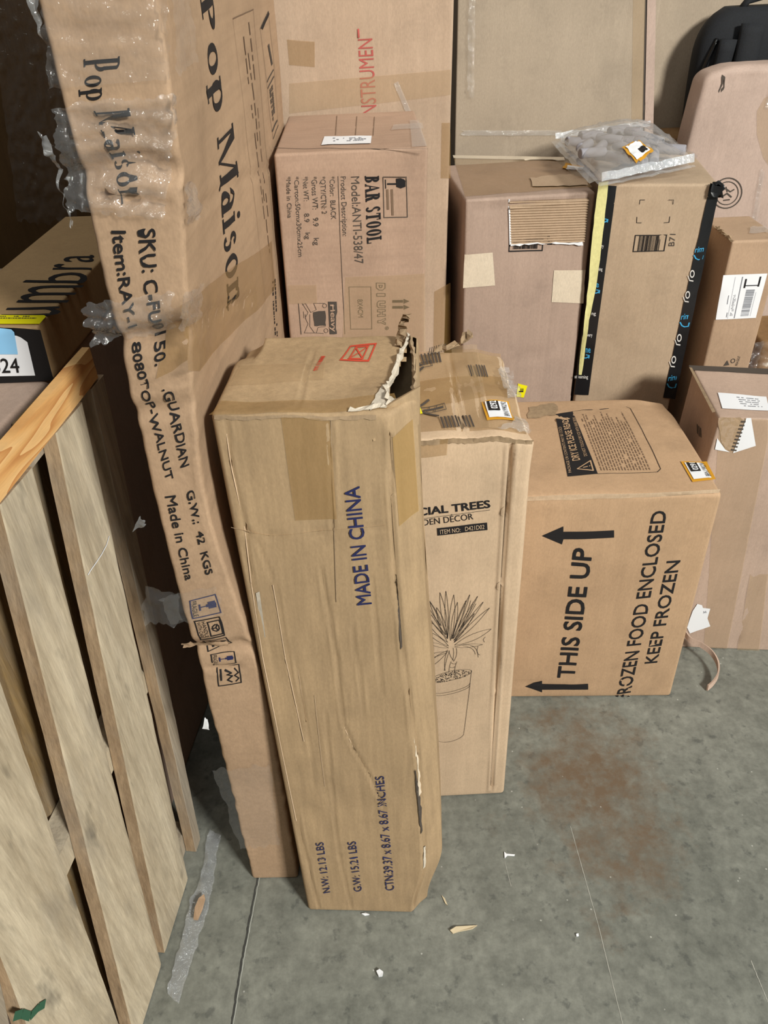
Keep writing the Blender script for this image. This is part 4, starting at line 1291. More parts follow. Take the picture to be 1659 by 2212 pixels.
for q_, kind in (([(417, 1296), (423, 1336), (490, 1322), (476, 1280)], 0), ([(425, 1340), (438, 1384), (494, 1372), (483, 1330)], 1), ([(441, 1388), (450, 1410), (505, 1396), (496, 1375)], 2), ([(456, 1414), (461, 1440), (516, 1430), (511, 1408)], 3), ([(467, 1444), (474, 1482), (526, 1475), (520, 1438)], 4)):
    q2 = [q_[0], q_[1], q_[2], q_[3]]
    PC.marks('F', q2, frame(0, 0, 1, 1, 0.05, 0.05), M['inkblue' if kind == 0 else 'ink'])
    if kind in (0, 3):
        PC.marks('F', [q_[1], q_[0], q_[3], q_[2]], [[(b, a) for a, b in p] for p in goblet] if False else [rect(0.45, 0.55, 0.6, 0.9), rect(0.35, 0.62, 0.7, 0.88), rect(0.49, 0.35, 0.54, 0.6), rect(0.35, 0.3, 0.68, 0.36)], M['inkblue'])
        PC.text('F', 'FRAGILE', [lerp_quad(q_, 0.1, 0.08), lerp_quad(q_, 0.9, 0.08), lerp_quad(q_, 0.9, 0.24), lerp_quad(q_, 0.1, 0.24)], M['ink'])
    elif kind == 1:
        PC.marks('F', q2, frame(0.15, 0.45, 0.9, 0.95, 0.05, 0.05) + ring(0.52, 0.72, 0.2, 0.16, 0.06, 0.05, 0, 360, 6) + stroke([(0.52, 0.72), (0.52, 0.56)], 0.05) + stroke([(0.52, 0.72), (0.35, 0.8)], 0.05) + stroke([(0.52, 0.72), (0.68, 0.8)], 0.05), M['ink'])
        PC.text('F', 'HANDLE', [lerp_quad(q_, 0.1, 0.26), lerp_quad(q_, 0.9, 0.26), lerp_quad(q_, 0.9, 0.40), lerp_quad(q_, 0.1, 0.40)], M['ink'])
        PC.text('F', 'WITH CARE', [lerp_quad(q_, 0.1, 0.08), lerp_quad(q_, 0.9, 0.08), lerp_quad(q_, 0.9, 0.22), lerp_quad(q_, 0.1, 0.22)], M['ink'])
    elif kind == 2:
        PC.marks('F', q2, [rect(0.15, 0.2, 0.85, 0.28), rect(0.3, 0.35, 0.38, 0.75), rect(0.62, 0.35, 0.7, 0.75), [(0.2, 0.72), (0.48, 0.72), (0.34, 0.95)], [(0.52, 0.72), (0.8, 0.72), (0.66, 0.95)]], M['ink'])
    else:
        PC.marks('F', q2, stroke([(0.15, 0.35), (0.3, 0.6), (0.4, 0.4), (0.5, 0.62), (0.7, 0.42), (0.85, 0.6)], 0.07) + stroke([(0.15, 0.75), (0.35, 0.9), (0.5, 0.72), (0.7, 0.9), (0.85, 0.76)], 0.06) + [rect(0.1, 0.12, 0.7, 0.2)], M['ink'])
# wide face
PC.text('R', 'Pop', [(433, -6), (463, 258), (492, 232), (455, -30)], M['ink'], serif=1.25)
PC.text('R', 'Maison', [(472, 296), (519, 676), (546, 648), (503, 262)], M['ink'], serif=1.25)
PC.line('R', [(505, 40), (546, 20), (610, 640)], 0.0014, M['inkfaint'])
PC.line('R', [(505, 40), (576, 640)], 0.0010, M['inkfaint'])
PC.marks('R', [(522, 60), (580, 560), (592, 550), (540, 45)], lined(3, 3, 0.75, 0.22), M['inkfaint'])
PC.line('R', [(562, 62), (578, 24), (602, 270), (590, 300), (562, 62)], 0.0016, M['inkgrey'])
PC.marks('R', [(563, 60), (567, 64), (580, 30), (577, 24)], [rect(0, 0, 1, 1)], M['ink'])
PC.marks('R', [(563, 60), (589, 298), (601, 272), (579, 28)], [[(0.22, 0.55), (0.42, 0.75), (0.42, 0.9), (0.22, 0.7)], [(0.47, 0.05), (0.485, 0.05), (0.485, 0.95), (0.47, 0.95)], [(0.53, 0.05), (0.545, 0.05), (0.545, 0.95), (0.53, 0.95)], [(0.93, 0.05), (0.95, 0.05), (0.95, 0.95), (0.93, 0.95)]] + [[(0.58 + a * 0.32, 0.25 + b * 0.5) for a, b in p] for p in lined(2, 8, 0.8, 0.7)], M['inkgrey'])
PC.marks('R', [(590, 610), (600, 745), (608, 740), (602, 600)], lined(2, 6, 0.8, 0.35), M['ink'])
PC.sheet('R', [(405, 660), (440, 640), (590, 520), (600, 620), (470, 800), (440, 800)], M['tape'], 'packing_tape')
PC.sheet('F', [(345, 815), (440, 775), (428, 690), (365, 705)], M['tape'], 'packing_tape', n=0.0016)


def film_sheet(name, C, f, q, nu, nv, n, amp, seed, mat, jagg=0.0, freq=38, skew=0.6):
    """crinkled film hanging over a quad of a face (photo pixels)"""
    uq = C.uvq(f, q)
    r = random.Random(seed)
    ed = [[1.6 * nz(i * 0.33, k * 7.7, seed * 1.3) + 0.3 * r.uniform(-1, 1) for i in range(nu + nv + 4)] for k in range(4)]
    vs_, fs_ = [], []
    for j in range(nv + 1):
        for i in range(nu + 1):
            s_, t_ = i / nu, j / nv
            if j == 0:
                t_ += jagg * ed[0][i]
            if j == nv:
                t_ += jagg * ed[1][i]
            if i == 0:
                s_ += jagg * ed[2][j]
            if i == nu:
                s_ += jagg * ed[3][j]
            u, v_ = lerp_quad(uq, s_, t_)
            a = abs(nz(u * freq * skew, v_ * freq * 1.6, seed)) + 0.6 * abs(nz(u * freq * 2.2 + 5, v_ * freq * 2.9, seed + 3))
            vs_.append(C.S(f, u, v_, n + amp * a))
    for j in range(nv):
        for i in range(nu):
            a = j * (nu + 1) + i
            fs_.append((a, a + 1, a + nu + 2, a + nu + 1))
    return link(name, mesh_of(vs_, fs_), mat, C.root, True)


film_sheet('stretch_film', PC, 'F', [(150, 450), (352, 470), (362, 200), (118, 230)], 40, 50, 0.003, 0.010, 3, M['film'], 0.03)
film_sheet('stretch_film', PC, 'R', [(395, 485), (425, 470), (405, 395), (375, 400)], 14, 16, 0.003, 0.009, 5, M['film'], 0.06)
film_sheet('stretch_film', PC, 'F', [(205, 748), (392, 715), (390, 625), (188, 655)], 36, 24, 0.003, 0.010, 8, M['film'], 0.06)
film_sheet('stretch_film', PC, 'R', [(400, 712), (450, 690), (445, 610), (398, 640)], 14, 16, 0.003, 0.010, 11, M['film'], 0.06)
film_sheet('stretch_film', PC, 'F', [(112, 190), (345, 170), (335, -40), (92, -40)], 36, 40, 0.003, 0.007, 13, M['filmdim'], 0.02)
film_sheet('stretch_film', PC, 'R', [(350, 170), (400, 130), (380, -40), (335, -40)], 14, 30, 0.003, 0.007, 15, M['filmdim'], 0.04)
film_sheet('stretch_film', PC, 'F', [(380, 1345), (500, 1320), (480, 1260), (355, 1285)], 24, 14, 0.003, 0.006, 17, M['filmdim'], 0.05)
film_sheet('stretch_film', PC, 'F', [(520, 1830), (604, 1818), (584, 1645), (460, 1660)], 20, 24, 0.002, 0.005, 19, M['filmdim'], 0.04)
film_sheet('loose_film', PC, 'F', [(165, 478), (160, 490), (112, 300), (88, 290)], 8, 40, 0.002, 0.020, 21, M['filmwhite'], 0.05)
film_sheet('loose_film', PC, 'F', [(92, 78), (98, 80), (90, -30), (52, -30)], 8, 24, 0.002, 0.014, 23, M['filmwhite'], 0.05)
film_sheet('loose_film', PC, 'F', [(320, 1350), (400, 1345), (392, 1282), (322, 1262)], 14, 12, -0.004, 0.012, 27, M['filmdim'], 0.08)
film_sheet('loose_film', PC, 'F', [(297, 1144), (328, 1128), (326, 1118), (312, 1112)], 8, 8, 0.003, 0.010, 29, M['filmwhite'], 0.1)
film_sheet('loose_film', PC, 'F', [(440, 1570), (456, 1572), (452, 1548), (446, 1545)], 5, 5, 0.003, 0.004, 31, M['white'], 0.05)
film_sheet('torn_flap', PC, 'F', [(395, 1402), (500, 1392), (498, 1380), (395, 1384)], 20, 4, 0.004, 0.005, 33, M['pop'], 0.06)

# ------------------------------------------------------------------ big cartons behind
IC = Carton('instrument_carton', 'tall pale carton with faded red lettering, standing behind the bar stool carton', (-0.046, 1.70), 0.0,
            0.404, 0.30, 1.75, M['instr'], kx=0.012, r=0.006, g=(0.02, 0.05, 0.02), rough=0.002,
            creases={'F': [([(615, 78), (780, 68), (968, 60)], 0.005, 0.003)]})
IC.text('F', 'L INSTRUMENT', [(816, 276), (803, 60), (772, 62), (783, 278)], M['inkrose'], 0.0)
IC.sheet('F', [(625, 140), (680, 145), (680, 90), (620, 85)], M['tape'], 'packing_tape')
IC.sheet('F', [(625, 245), (975, 205), (975, 150), (625, 180)], M['tapelite'], 'packing_tape')
IC.sheet('F', [(952, 385), (973, 385), (973, 265), (954, 265)], M['tape'], 'packing_tape')
IC.sheet('F', [(936, 760), (973, 745), (973, 610), (938, 630)], M['tape'], 'packing_tape')
IC.sheet('F', [(880, 250), (890, 245), (860, 175), (850, 180)], M['filmwhite'], 'tape_wrinkle', n=0.002, amp=0.003)

GC = Carton('plain_carton', 'large plain cardboard box with a clear film line along its left edge, at the back', (0.458, 2.10), 0.0,
            0.475, 0.16, 1.80, M['plain'], kx=0.0, r=0.004, g=(0.03, 0.08, 0.03), rough=0.0012,
            creases={'F': [([(1248, 0), (1245, 140), (1275, 200)], 0.004, 0.002), ([(1335, 0), (1325, 140)], 0.004, 0.0012)]})
GC.sheet('F', [(1391, 300), (1410, 300), (1417, -30), (1398, -30)], M['pink'], 'edge_strip', n=0.003)
GC.sheet('F', [(1387, 300), (1391, 300), (1398, -30), (1394, -30)], M['inkgrey'], 'edge_gap', n=0.001)
GC.sheet('F', [(1363, 300), (1387, 300), (1394, -30), (1368, -30)], M['tapelite'], 'packing_tape')
film_sheet('stretch_film', GC, 'F', [(1008, 200), (1024, 200), (1026, -20), (1012, -20)], 5, 50, 0.004, 0.010, 41, M['film'], 0.1, 30)
film_sheet('stretch_film', GC, 'F', [(1000, 292), (1210, 292), (1210, 281), (1000, 281)], 40, 4, 0.003, 0.004, 43, M['filmwhite'], 0.05, 30)

WC = Carton('backing_carton', 'wide plain cardboard panel box standing behind the black backpack', (1.22, 2.245), 0.0,
            1.00, 0.12, 1.75, M['plain'], r=0.004, g=(0.05, 0.08, 0.05), rough=0.0015)
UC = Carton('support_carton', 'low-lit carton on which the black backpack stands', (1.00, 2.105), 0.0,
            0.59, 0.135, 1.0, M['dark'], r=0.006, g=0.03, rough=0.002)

# --- carton with rounded top
def warp_round(p):
    x, y, z = p
    x += 0.07 * max(0.0, z - 0.93)
    if z > 1.05:
        k = sstep(1.05, 1.19, z)
        e = max(0.0, (-0.085 - x) / 0.10)
        z -= k * (0.030 * e ** 2 + 0.018 * max(0.0, (x - 0.02) / 0.17) ** 2)
        z -= k * 0.006
    return [x, y, z]


DC = Carton('round_topped_carton', 'rose-brown carton with a rounded crushed top and a round printed stamp', (0.955, 1.985), 0.0,
            0.375, 0.085, 1.178, M['pink'], r=0.02, g=(0.02, 0.03, 0.018), warp=warp_round, rough=0.003,
            creases={'F': [([(1560, 165), (1620, 160), (1659, 170)], 0.008, 0.003), ([(1525, 240), (1540, 242)], 0.004, 0.002)]})
DC.marks('F', [(1535, 452), (1600, 450), (1606, 382), (1540, 384)], ring(0.5, 0.5, 0.5, 0.5, 0.04, 0.04, 0, 360, 30) + ring(0.5, 0.5, 0.38, 0.38, 0.03, 0.03, 0, 360, 26)
         + stroke([(0.3, 0.6), (0.45, 0.65), (0.6, 0.55), (0.72, 0.62)], 0.04) + stroke([(0.35, 0.4), (0.5, 0.5), (0.65, 0.38)], 0.05) + stroke([(0.4, 0.28), (0.6, 0.3)], 0.04) + stroke([(0.45, 0.7), (0.5, 0.55)], 0.04), M['inkgrey'])
DC.marks('F', [(1533, 500), (1572, 497), (1576, 472), (1537, 474)], frame(0, 0, 1, 1, 0.05, 0.08) + [rect(0.2, 0.3, 0.4, 0.6), rect(0.55, 0.4, 0.85, 0.7)], M['inkgrey'])
DC.marks('F', [(1540, 195), (1552, 192), (1556, 148), (1545, 150)], stroke([(0.1, 0.1), (0.5, 0.5), (0.2, 0.9), (0.8, 0.7), (0.9, 0.2), (0.5, 0.1)], 0.2), M['inkgrey'])
DC.sheet('F', [(1660, 360), (1659, 200), (1640, 210), (1625, 240), (1628, 290), (1645, 340)], M['tapelite'], 'packing_tape')
film_sheet('stretch_film', DC, 'F', [(1622, 480), (1634, 480), (1650, 370), (1640, 365)], 5, 24, 0.003, 0.006, 51, M['film'], 0.05, 30)
film_sheet('stretch_film', DC, 'F', [(1640, 235), (1662, 235), (1662, 170), (1650, 180)], 8, 12, 0.003, 0.006, 53, M['film'], 0.05, 30)

# --- narrow labelled carton
NC_ = Carton('labelled_carton', 'narrow upright carton with a white shipping label, behind the lower right carton', (0.808, 1.575), 0.0,
             0.108, 0.17, 0.905, M['narrow'], kx=-0.008, r=0.006, g=0.014, rough=0.002,
             creases={'F': [([(1535, 727), (1622, 724)], 0.003, 0.002)]})
NC_.sheet('F', [(1546, 690), (1632, 686), (1657, 590), (1562, 594)], M['white'], 'shipping_label', n=0.0016)
lq = [(1546, 690), (1632, 686), (1657, 590), (1562, 594)]
NC_.marks('F', lq, [[(0.60 + b * 0.20, 0.06 + a * 0.60) for a, b in p][::-1] for p in barcode(24, 5)], M['greyink'], n=0.0022)
NC_.marks('F', lq, [rect(0.44, 0.02, 0.46, 0.95), rect(0.28, 0.02, 0.285, 0.95), rect(0.84, 0.05, 0.845, 0.6)], M['greyink'], n=0.0022)
NC_.marks('F', lq, [rect(0.52, 0.74, 0.86, 0.76), rect(0.52, 0.70, 0.56, 0.9), rect(0.84, 0.72, 0.88, 0.94)], M['ink'], n=0.0022)
NC_.marks('F', lq, [rect(0.20, 0.35, 0.215, 0.55), rect(0.24, 0.05, 0.255, 0.16)] + [[(0.32 + b * 0.08, 0.08 + a * 0.5) for a, b in p][::-1] for p in lined(3, 4, 0.7, 0.4)], M['greyink'], n=0.0022)
NC_.marks('F', [(1562, 790), (1575, 788), (1575, 776), (1564, 780)], [[(0, 0), (1, 0), (0.6, 1)]], M['inkgrey'])
NC_.marks('F', [(1577, 784), (1587, 784), (1589, 774), (1579, 774)], ring(0.5, 0.5, 0.5, 0.5, 0.15, 0.15), M['inkgrey'])
NC_.text('F', 'FRAGILE', [(1593, 790), (1599, 770), (1594, 769), (1588, 789)], M['inkgrey'], 0.0)
NC_.sheet('T', jag([(1618, 505), (1659, 505), (1659, 492), (1620, 492)], 2, 8, 6), M['filmwhite'], 'torn_label', n=0.002, amp=0.004)
rp = [Ttop(NC_, 0.0, 0.0), Ttop(NC_, 0.0, 0.05), Ttop(NC_, 0.0, 0.10)]
ragged_strip('torn_edge', rp, 0.008, M['tornin'], NC_.root, NC_, 31, 0.003, (0.2, 0, 0.8))
FC2 = Carton('small_parcel', 'small brown parcel in crinkled film beside the narrow labelled carton', (0.985, 1.60), 0.0,
             0.20, 0.16, 0.665, M['dark'], r=0.02, g=0.014, rough=0.008)
film_sheet('stretch_film', FC2, 'F', [(1612, 800), (1680, 800), (1680, 735), (1628, 735)], 20, 20, 0.003, 0.012, 61, M['film'], 0.02, 40)

# ------------------------------------------------------------------ backpack
def superloft(sections, n=28, e=3.2):
    """sections: (z, cx, cy, rx, ry) -> closed lofted mesh with superelliptic sections"""
    vs_, fs_ = [], []
    for (z, cx, cy, rx, ry) in sections:
        for i in range(n):
            a = 2 * math.pi * i / n
            c, s_ = math.cos(a), math.sin(a)
            vs_.append((cx + rx * math.copysign(abs(c) ** (2 / e), c), cy + ry * math.copysign(abs(s_) ** (2 / e), s_), z))
    for k in range(len(sections) - 1):
        for i in range(n):
            j = (i + 1) % n
            fs_.append((k * n + i, k * n + j, (k + 1) * n + j, (k + 1) * n + i))
    fs_.append(tuple(range(n))[::-1])
    fs_.append(tuple(range((len(sections) - 1) * n, len(sections) * n)))
    return mesh_of(vs_, fs_)


def tube(pts, r, n=8, flat=1.0):
    vs_, fs_ = [], []
    P = [Vector(p) for p in pts]
    for i, p in enumerate(P):
        d = (P[min(i + 1, len(P) - 1)] - P[max(i - 1, 0)]).normalized()
        a = d.orthogonal().normalized() if abs(d.y) > 0.9 else d.cross(Vector((0, 1, 0))).normalized()
        b = d.cross(a).normalized()
        for k in range(n):
            t = 2 * math.pi * k / n
            vs_.append(tuple(p + a * r * math.cos(t) + b * r * flat * math.sin(t)))
    for i in range(len(P) - 1):
        for k in range(n):
            j = (k + 1) % n
            fs_.append((i * n + k, i * n + j, (i + 1) * n + j, (i + 1) * n + k))
    fs_.append(tuple(range(n))[::-1])
    fs_.append(tuple(range((len(P) - 1) * n, len(P) * n)))
    return mesh_of(vs_, fs_)


BP = root('backpack', (0.985, 2.165, 1.001))
tag(BP, 'black fabric backpack standing behind the round-topped carton at the upper right', 'backpack')
sec = []
for i in range(20):
    t = i / 19
    z = 0.272 * t
    k = math.sqrt(max(0.0, 1 - max(0.0, (t - 0.62) / 0.38) ** 2.4))
    k = max(k, 0.25)
    sec.append((z, 0, 0.012 * t, 0.165 * (0.97 + 0.03 * math.sin(t * 3)) * (0.55 + 0.45 * k), 0.052 * (0.5 + 0.5 * k)))
link('pack_body', superloft(sec), M['fabric'], BP, True)
for sx in (-0.055, 0.045):
    pts = [(sx * (1 + 0.25 * (1 - t)), -0.050 - 0.012 * math.sin(t * math.pi), 0.235 * t + 0.005) for t in [i / 12 for i in range(13)]]
    link('shoulder_strap', tube(pts, 0.030, 12, 0.45), M['fabric'], BP, True)
link('side_panel', tube([(-0.118 + 0.012 * t, -0.048, 0.01 + 0.2 * t) for t in [i / 8 for i in range(9)]], 0.022, 10, 0.5), M['fabric'], BP, True)
link('grab_handle', tube([(-0.075, 0.0, 0.262), (-0.06, 0.0, 0.283), (-0.02, 0.0, 0.292), (0.03, 0.0, 0.288), (0.05, 0.0, 0.268)], 0.008, 8, 1.6), M['fabric'], BP, True)
link('piping', tube([(-0.158 + 0.03 * t ** 3, -0.034, 0.006 + 0.205 * t) for t in [i / 14 for i in range(15)]], 0.005, 8), M['piping'], BP, True)

# ------------------------------------------------------------------ zip bag of grey rolls
zb = 1.021
bq_ = [at_z(p, 1.03)[:2] for p in ((1204, 300), (1393, 268), (1497, 352), (1297, 392))]       # back left, back right, front right, front left
BG = root('zip_bag', (0.56, 1.78, zb))
tag(BG, 'clear plastic zip bag of grey rolls lying across the two cartons', 'bag')


def bagpt(s_, t_, top):
    x = (bq_[0][0] * (1 - s_) + bq_[1][0] * s_) * (1 - t_) + (bq_[3][0] * (1 - s_) + bq_[2][0] * s_) * t_
    y = (bq_[0][1] * (1 - s_) + bq_[1][1] * s_) * (1 - t_) + (bq_[3][1] * (1 - s_) + bq_[2][1] * s_) * t_
    y = min(y, 2.085)
    e = (max(0, math.sin(math.pi * s_)) * max(0, math.sin(math.pi * t_))) ** 0.4
    z = zb + (0.010 + 0.042 * e + 0.005 * (nz(x * 40, y * 40, 2) + abs(nz(x * 90, y * 60, 5))) if top else 0.0)
    return (x - 0.56, y - 1.78, z - zb)


vs_, fs_ = [], []
NB = 40
for top in (True, False):
    for j in range(NB + 1):
        for i in range(NB + 1):
            vs_.append(bagpt(i / NB, j / NB, top))
for L_ in range(2):
    o_ = L_ * (NB + 1) ** 2
    for j in range(NB):
        for i in range(NB):
            a = o_ + j * (NB + 1) + i
            fs_.append((a, a + 1, a + NB + 2, a + NB + 1))
link('bag_skin', mesh_of(vs_, fs_), M['bag'], BG, True)


def band(name, a, b, wv, mat, n=24, amp=0.004, seed=1):
    vs_, fs_ = [], []
    for i in range(n + 1):
        t = i / n
        p = [a[k] * (1 - t) + b[k] * t for k in range(3)]
        e = amp * nz(t * 9, seed)
        f_ = amp * nz(t * 14, seed + 5)
        for q_ in (0.0, 0.5, 1.0):
            vs_.append((p[0] + wv[0] * q_, p[1] + wv[1] * q_ + e * q_, p[2] + wv[2] * q_ + (e + f_ * (q_ == 0.5))))
    for i in range(n):
        for k in range(2):
            A = i * 3 + k
            fs_.append((A, A + 1, A + 4, A + 3))
    return link(name, mesh_of(vs_, fs_), mat, BG, True)


M['seal'] = film('zip_seal_film', 0.12, 0.4, (0.80, 0.86, 0.95), milky=0.42)
pt = lambda p, z: tuple(np.minimum(np.array(at_z(p, z)), (9, 2.08, 9)) - np.array((0.56, 1.78, zb)))
band('zip_seal', pt((1200, 300), 1.035), pt((1395, 266), 1.035), (0.0, 0.006, 0.012), M['seal'], seed=2)
band('zip_seal', pt((1300, 392), 1.022), pt((1500, 350), 1.035), (0.0, 0.008, 0.015), M['seal'], seed=3)
band('bag_skirt', pt((1310, 394), 1.018), pt((1500, 356), 1.035), (0.0, -0.010, -0.002), M['filmwhite'], seed=4)
band('bag_skirt', pt((1206, 300), 1.03), pt((1292, 388), 1.024), (-0.02, -0.012, -0.004), M['bag'], seed=5)
band('bag_edge', pt((1212, 302), 1.035), pt((1296, 386), 1.03), (0.003, 0.003, 0.006), M['seal'], amp=0.002, seed=6)
band('bag_edge', pt((1395, 270), 1.03), pt((1502, 346), 1.03), (0.004, 0.003, 0.008), M['filmwhite'], amp=0.003, seed=7)
# stock label on the bag
lab = []
for p_ in ((1372, 356), (1342, 322), (1378, 306), (1412, 328)):
    best = min(((i / 60, j / 60) for i in range(61) for j in range(61)), key=lambda q_: sum((a_ - b_) ** 2 for a_, b_ in zip(proj(np.array(bagpt(*q_, True)) + np.array((0.56, 1.78, zb))), p_)))
    lab.append(best)
lc_ = (sum(q_[0] for q_ in lab) / 4, sum(q_[1] for q_ in lab) / 4)


def bag_patch(name, q_, mat, dz, parent, n=8):
    vs_, fs_ = [], []
    for j in range(n + 1):
        for i in range(n + 1):
            s_, t_ = lerp_quad(q_, i / n, j / n)
            p = bagpt(s_, t_, True)
            vs_.append((p[0], p[1], p[2] + dz))
    for j in range(n):
        for i in range(n):
            a = j * (n + 1) + i
            fs_.append((a, a + 1, a + n + 2, a + n + 1))
    return link(name, mesh_of(vs_, fs_), mat, parent, True)


_c = lambda k: [(lc_[0] + (x - lc_[0]) * k, lc_[1] + (y - lc_[1]) * k) for x, y in lab]
sl = bag_patch('stock_label', lab, M['orange'], 0.003, BG)
bag_patch('label_face', _c(0.78), M['white'], 0.0042, sl)
bag_patch('label_block', [lerp_quad(_c(0.7), *q_) for q_ in ((0.05, 0.5), (0.5, 0.5), (0.5, 0.95), (0.05, 0.95))], M['black'], 0.0052, sl)

rl = random.Random(11)
proto = None
k = 0
for row in range(4):
    for c_ in range(6):
        if (row, c_) in ((0, 5), (3, 0)):
            continue
        s_ = 0.14 + 0.145 * c_ + rl.uniform(-0.03, 0.03)
        t_ = 0.20 + 0.20 * row + rl.uniform(-0.03, 0.03)
        p = bagpt(s_, t_, False)
        ang = rl.choice((-0.75, -0.75, -0.6, 0.3, 1.2)) + rl.uniform(-0.25, 0.25)
        if proto is None:
            prof = []
            n_ = 14
            vs_, fs_ = [], []
            rings_ = [(-0.030, 0.006), (-0.030, 0.0095), (-0.028, 0.0105), (0.028, 0.0105), (0.030, 0.0095), (0.030, 0.006), (0.024, 0.005)]
            for (x_, r_) in rings_:
                for i in range(n_):
                    a = 2 * math.pi * i / n_
                    vs_.append((x_, r_ * math.cos(a), r_ * math.sin(a)))
            for q_ in range(len(rings_) - 1):
                for i in range(n_):
                    j = (i + 1) % n_
                    fs_.append((q_ * n_ + i, q_ * n_ + j, (q_ + 1) * n_ + j, (q_ + 1) * n_ + i))
            fs_.append(tuple(range(n_))[::-1])
            fs_.append(tuple(range((len(rings_) - 1) * n_, len(rings_) * n_)))
            o = link('grey_roll', mesh_of(vs_, fs_), M['roll'], None, True)
            proto = o
        else:
            o = proto.copy()
            COL.objects.link(o)
        tag(o, 'small grey cylindrical roll inside the clear zip bag', 'roll', 'grey rolls in the zip bag')
        o.location = (p[0] + 0.56, p[1] + 1.78, zb + 0.014 + 0.010 * (k % 2))
        o.rotation_euler = (0, rl.uniform(-0.15, 0.15), ang)
        k += 1

# ------------------------------------------------------------------ wooden pallet standing on its side
PN = np.array((0.992, -0.126, 0.0))
PN /= np.linalg.norm(PN)
PK = float(PN @ np.array((-0.405, 0.756, 0)))
PD = np.array((0.126, 0.992, 0.0)) / np.linalg.norm((0.126, 0.992))
PL = root('pallet', (-0.41, 0.70, 0))
tag(PL, 'weathered wooden pallet standing on its side at the left, with an orange top rail', 'pallet')
pp = lambda p, off=0.0: on_plane(p, PN, PK + off)


def board(name, q_, th, mat, parent=PL, n=30, seed=1, off=0.0, ztop=None, zbot=None, rag=0.0016):
    """plank: q = bottom-left, bottom-right, top-right, top-left world points of its front face"""
    BL, BR, TR, TL = [np.array(x, float) for x in q_]
    vs_, fs_ = [], []
    cols = [0, 0.04, 0.5, 0.96, 1]
    m_ = len(cols)
    for layer in (0, 1):
        for j in range(n + 1):
            t_ = j / n
            for i, s_ in enumerate(cols):
                p = (BL * (1 - s_) + BR * s_) * (1 - t_) + (TL * (1 - s_) + TR * s_) * t_
                e = rag * nz(t_ * 17, s_ * 3, seed) + rag * 0.6 * nz(t_ * 60, s_ * 5, seed + 2)
                sd = (BR - BL)
                sd = sd / (np.linalg.norm(sd) + 1e-9)
                ins = 0.0007 if i in (0, m_ - 1) else 0.0
                p = p + sd * e * (1 if i in (0, 1, m_ - 2, m_ - 1) else 0)
                p = p - PN * ((th - ins) if layer else ins)
                vs_.append(p - np.array((-0.41, 0.70, 0)))
    o_ = (n + 1) * m_
    for j in range(n):
        for i in range(m_ - 1):
            a = j * m_ + i
            fs_.append((a, a + 1, a + m_ + 1, a + m_))
            fs_.append((o_ + a, o_ + a + m_, o_ + a + m_ + 1, o_ + a + 1))
        for i in (0, m_ - 1):
            a = j * m_ + i
            f_ = (a, a + m_, o_ + a + m_, o_ + a)
            fs_.append(f_ if i == 0 else f_[::-1])
    for j in (0, n):
        for i in range(m_ - 1):
            a = j * m_ + i
            f_ = (a, o_ + a, o_ + a + 1, a + 1)
            fs_.append(f_ if j == 0 else f_[::-1])
    me_ = mesh_of(vs_, fs_)
    o2 = link(name, me_, mat, parent, False)
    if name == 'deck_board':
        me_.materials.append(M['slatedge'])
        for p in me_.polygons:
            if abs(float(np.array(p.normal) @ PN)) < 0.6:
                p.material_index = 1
    return o2


def atz_line(a, b, z):
    a, b = np.array(a), np.array(b)
    t = (z - a[2]) / (b[2] - a[2])
    return a + (b - a) * t


def slat(l0, l1, r0, r1, z0, z1, seed, mat, th=0.021, z0r=None, z1r=None):
    L0, L1, R0, R1 = pp(l0), pp(l1), pp(r0), pp(r1)
    return board('deck_board', [atz_line(L0, L1, z0), atz_line(R0, R1, z0 if z0r is None else z0r), atz_line(R0, R1, z1 if z1r is None else z1r), atz_line(L0, L1, z1)], th, mat, seed=seed)


slat((0, 2060), (-60, 1900), (0, 1470), (256, 2212), 0.004, 0.938, 1, M['slat'])
slat((27, 1200), (201, 1886), (77, 1033), (366, 2150), 0.003, 0.951, 2, M['slat'])
slat((176, 1200), (320, 1886), (180, 876), (407, 1900), 0.003, 0.957, 3, M['slat'])
slat((279, 1200), (393, 1703), (306, 1200), (439, 1840), 0.003, 0.960, 4, M['slatgrey'])
# board just outside the near end
b0 = PD * (-0.19)
slat((-330, 1200), (-60, 2060), (-200, 1200), (0, 2115), 0.004, 0.95, 6, M['slatgrey'])


def beam(name, y0, y1, z0, z1, o0, o1, mat, zr=0.0, seed=2):
    base = lambda y, o_: PN * (PK + o_) + PD * ((y - (PN * (PK + o_))[1]) / PD[1])
    A, B = base(y0, o0), base(y1, o0)
    q_ = [np.array((A[0], A[1], z0)), np.array((B[0], B[1], z0 + zr)), np.array((B[0], B[1], z1 + zr)), np.array((A[0], A[1], z1))]
    return board(name, q_, o0 - o1, mat, n=10, seed=seed, rag=0.0012)


beam('top_rail', 0.15, 0.945, 0.932, 0.976, 0.0, -0.012, M['rail'], 0.032)
beam('stringer', 0.15, 0.94, 0.905, 0.931, -0.022, -0.060, M['slatgrey'], 0.030)
beam('stringer', 0.15, 0.90, 0.42, 0.462, -0.022, -0.060, M['slat'])
beam('stringer', 0.15, 0.84, 0.004, 0.045, -0.022, -0.060, M['slatgrey'])
for y0, w_, sd in ((0.02, 0.13, 5), (0.19, 0.14, 1), (0.37, 0.13, 2), (0.54, 0.14, 3), (0.71, 0.13, 4)):
    base = lambda y, z: np.array(tuple((PN * (PK - 0.062) + PD * ((y - (PN * (PK - 0.062))[1]) / PD[1]))[:2]) + (z,))
    board('back_board', [base(y0, 0.004), base(y0 + w_, 0.004), base(y0 + w_ + 0.14, 0.95), base(y0 + 0.14, 0.95)], 0.015, M['slatback'], seed=20 + sd)

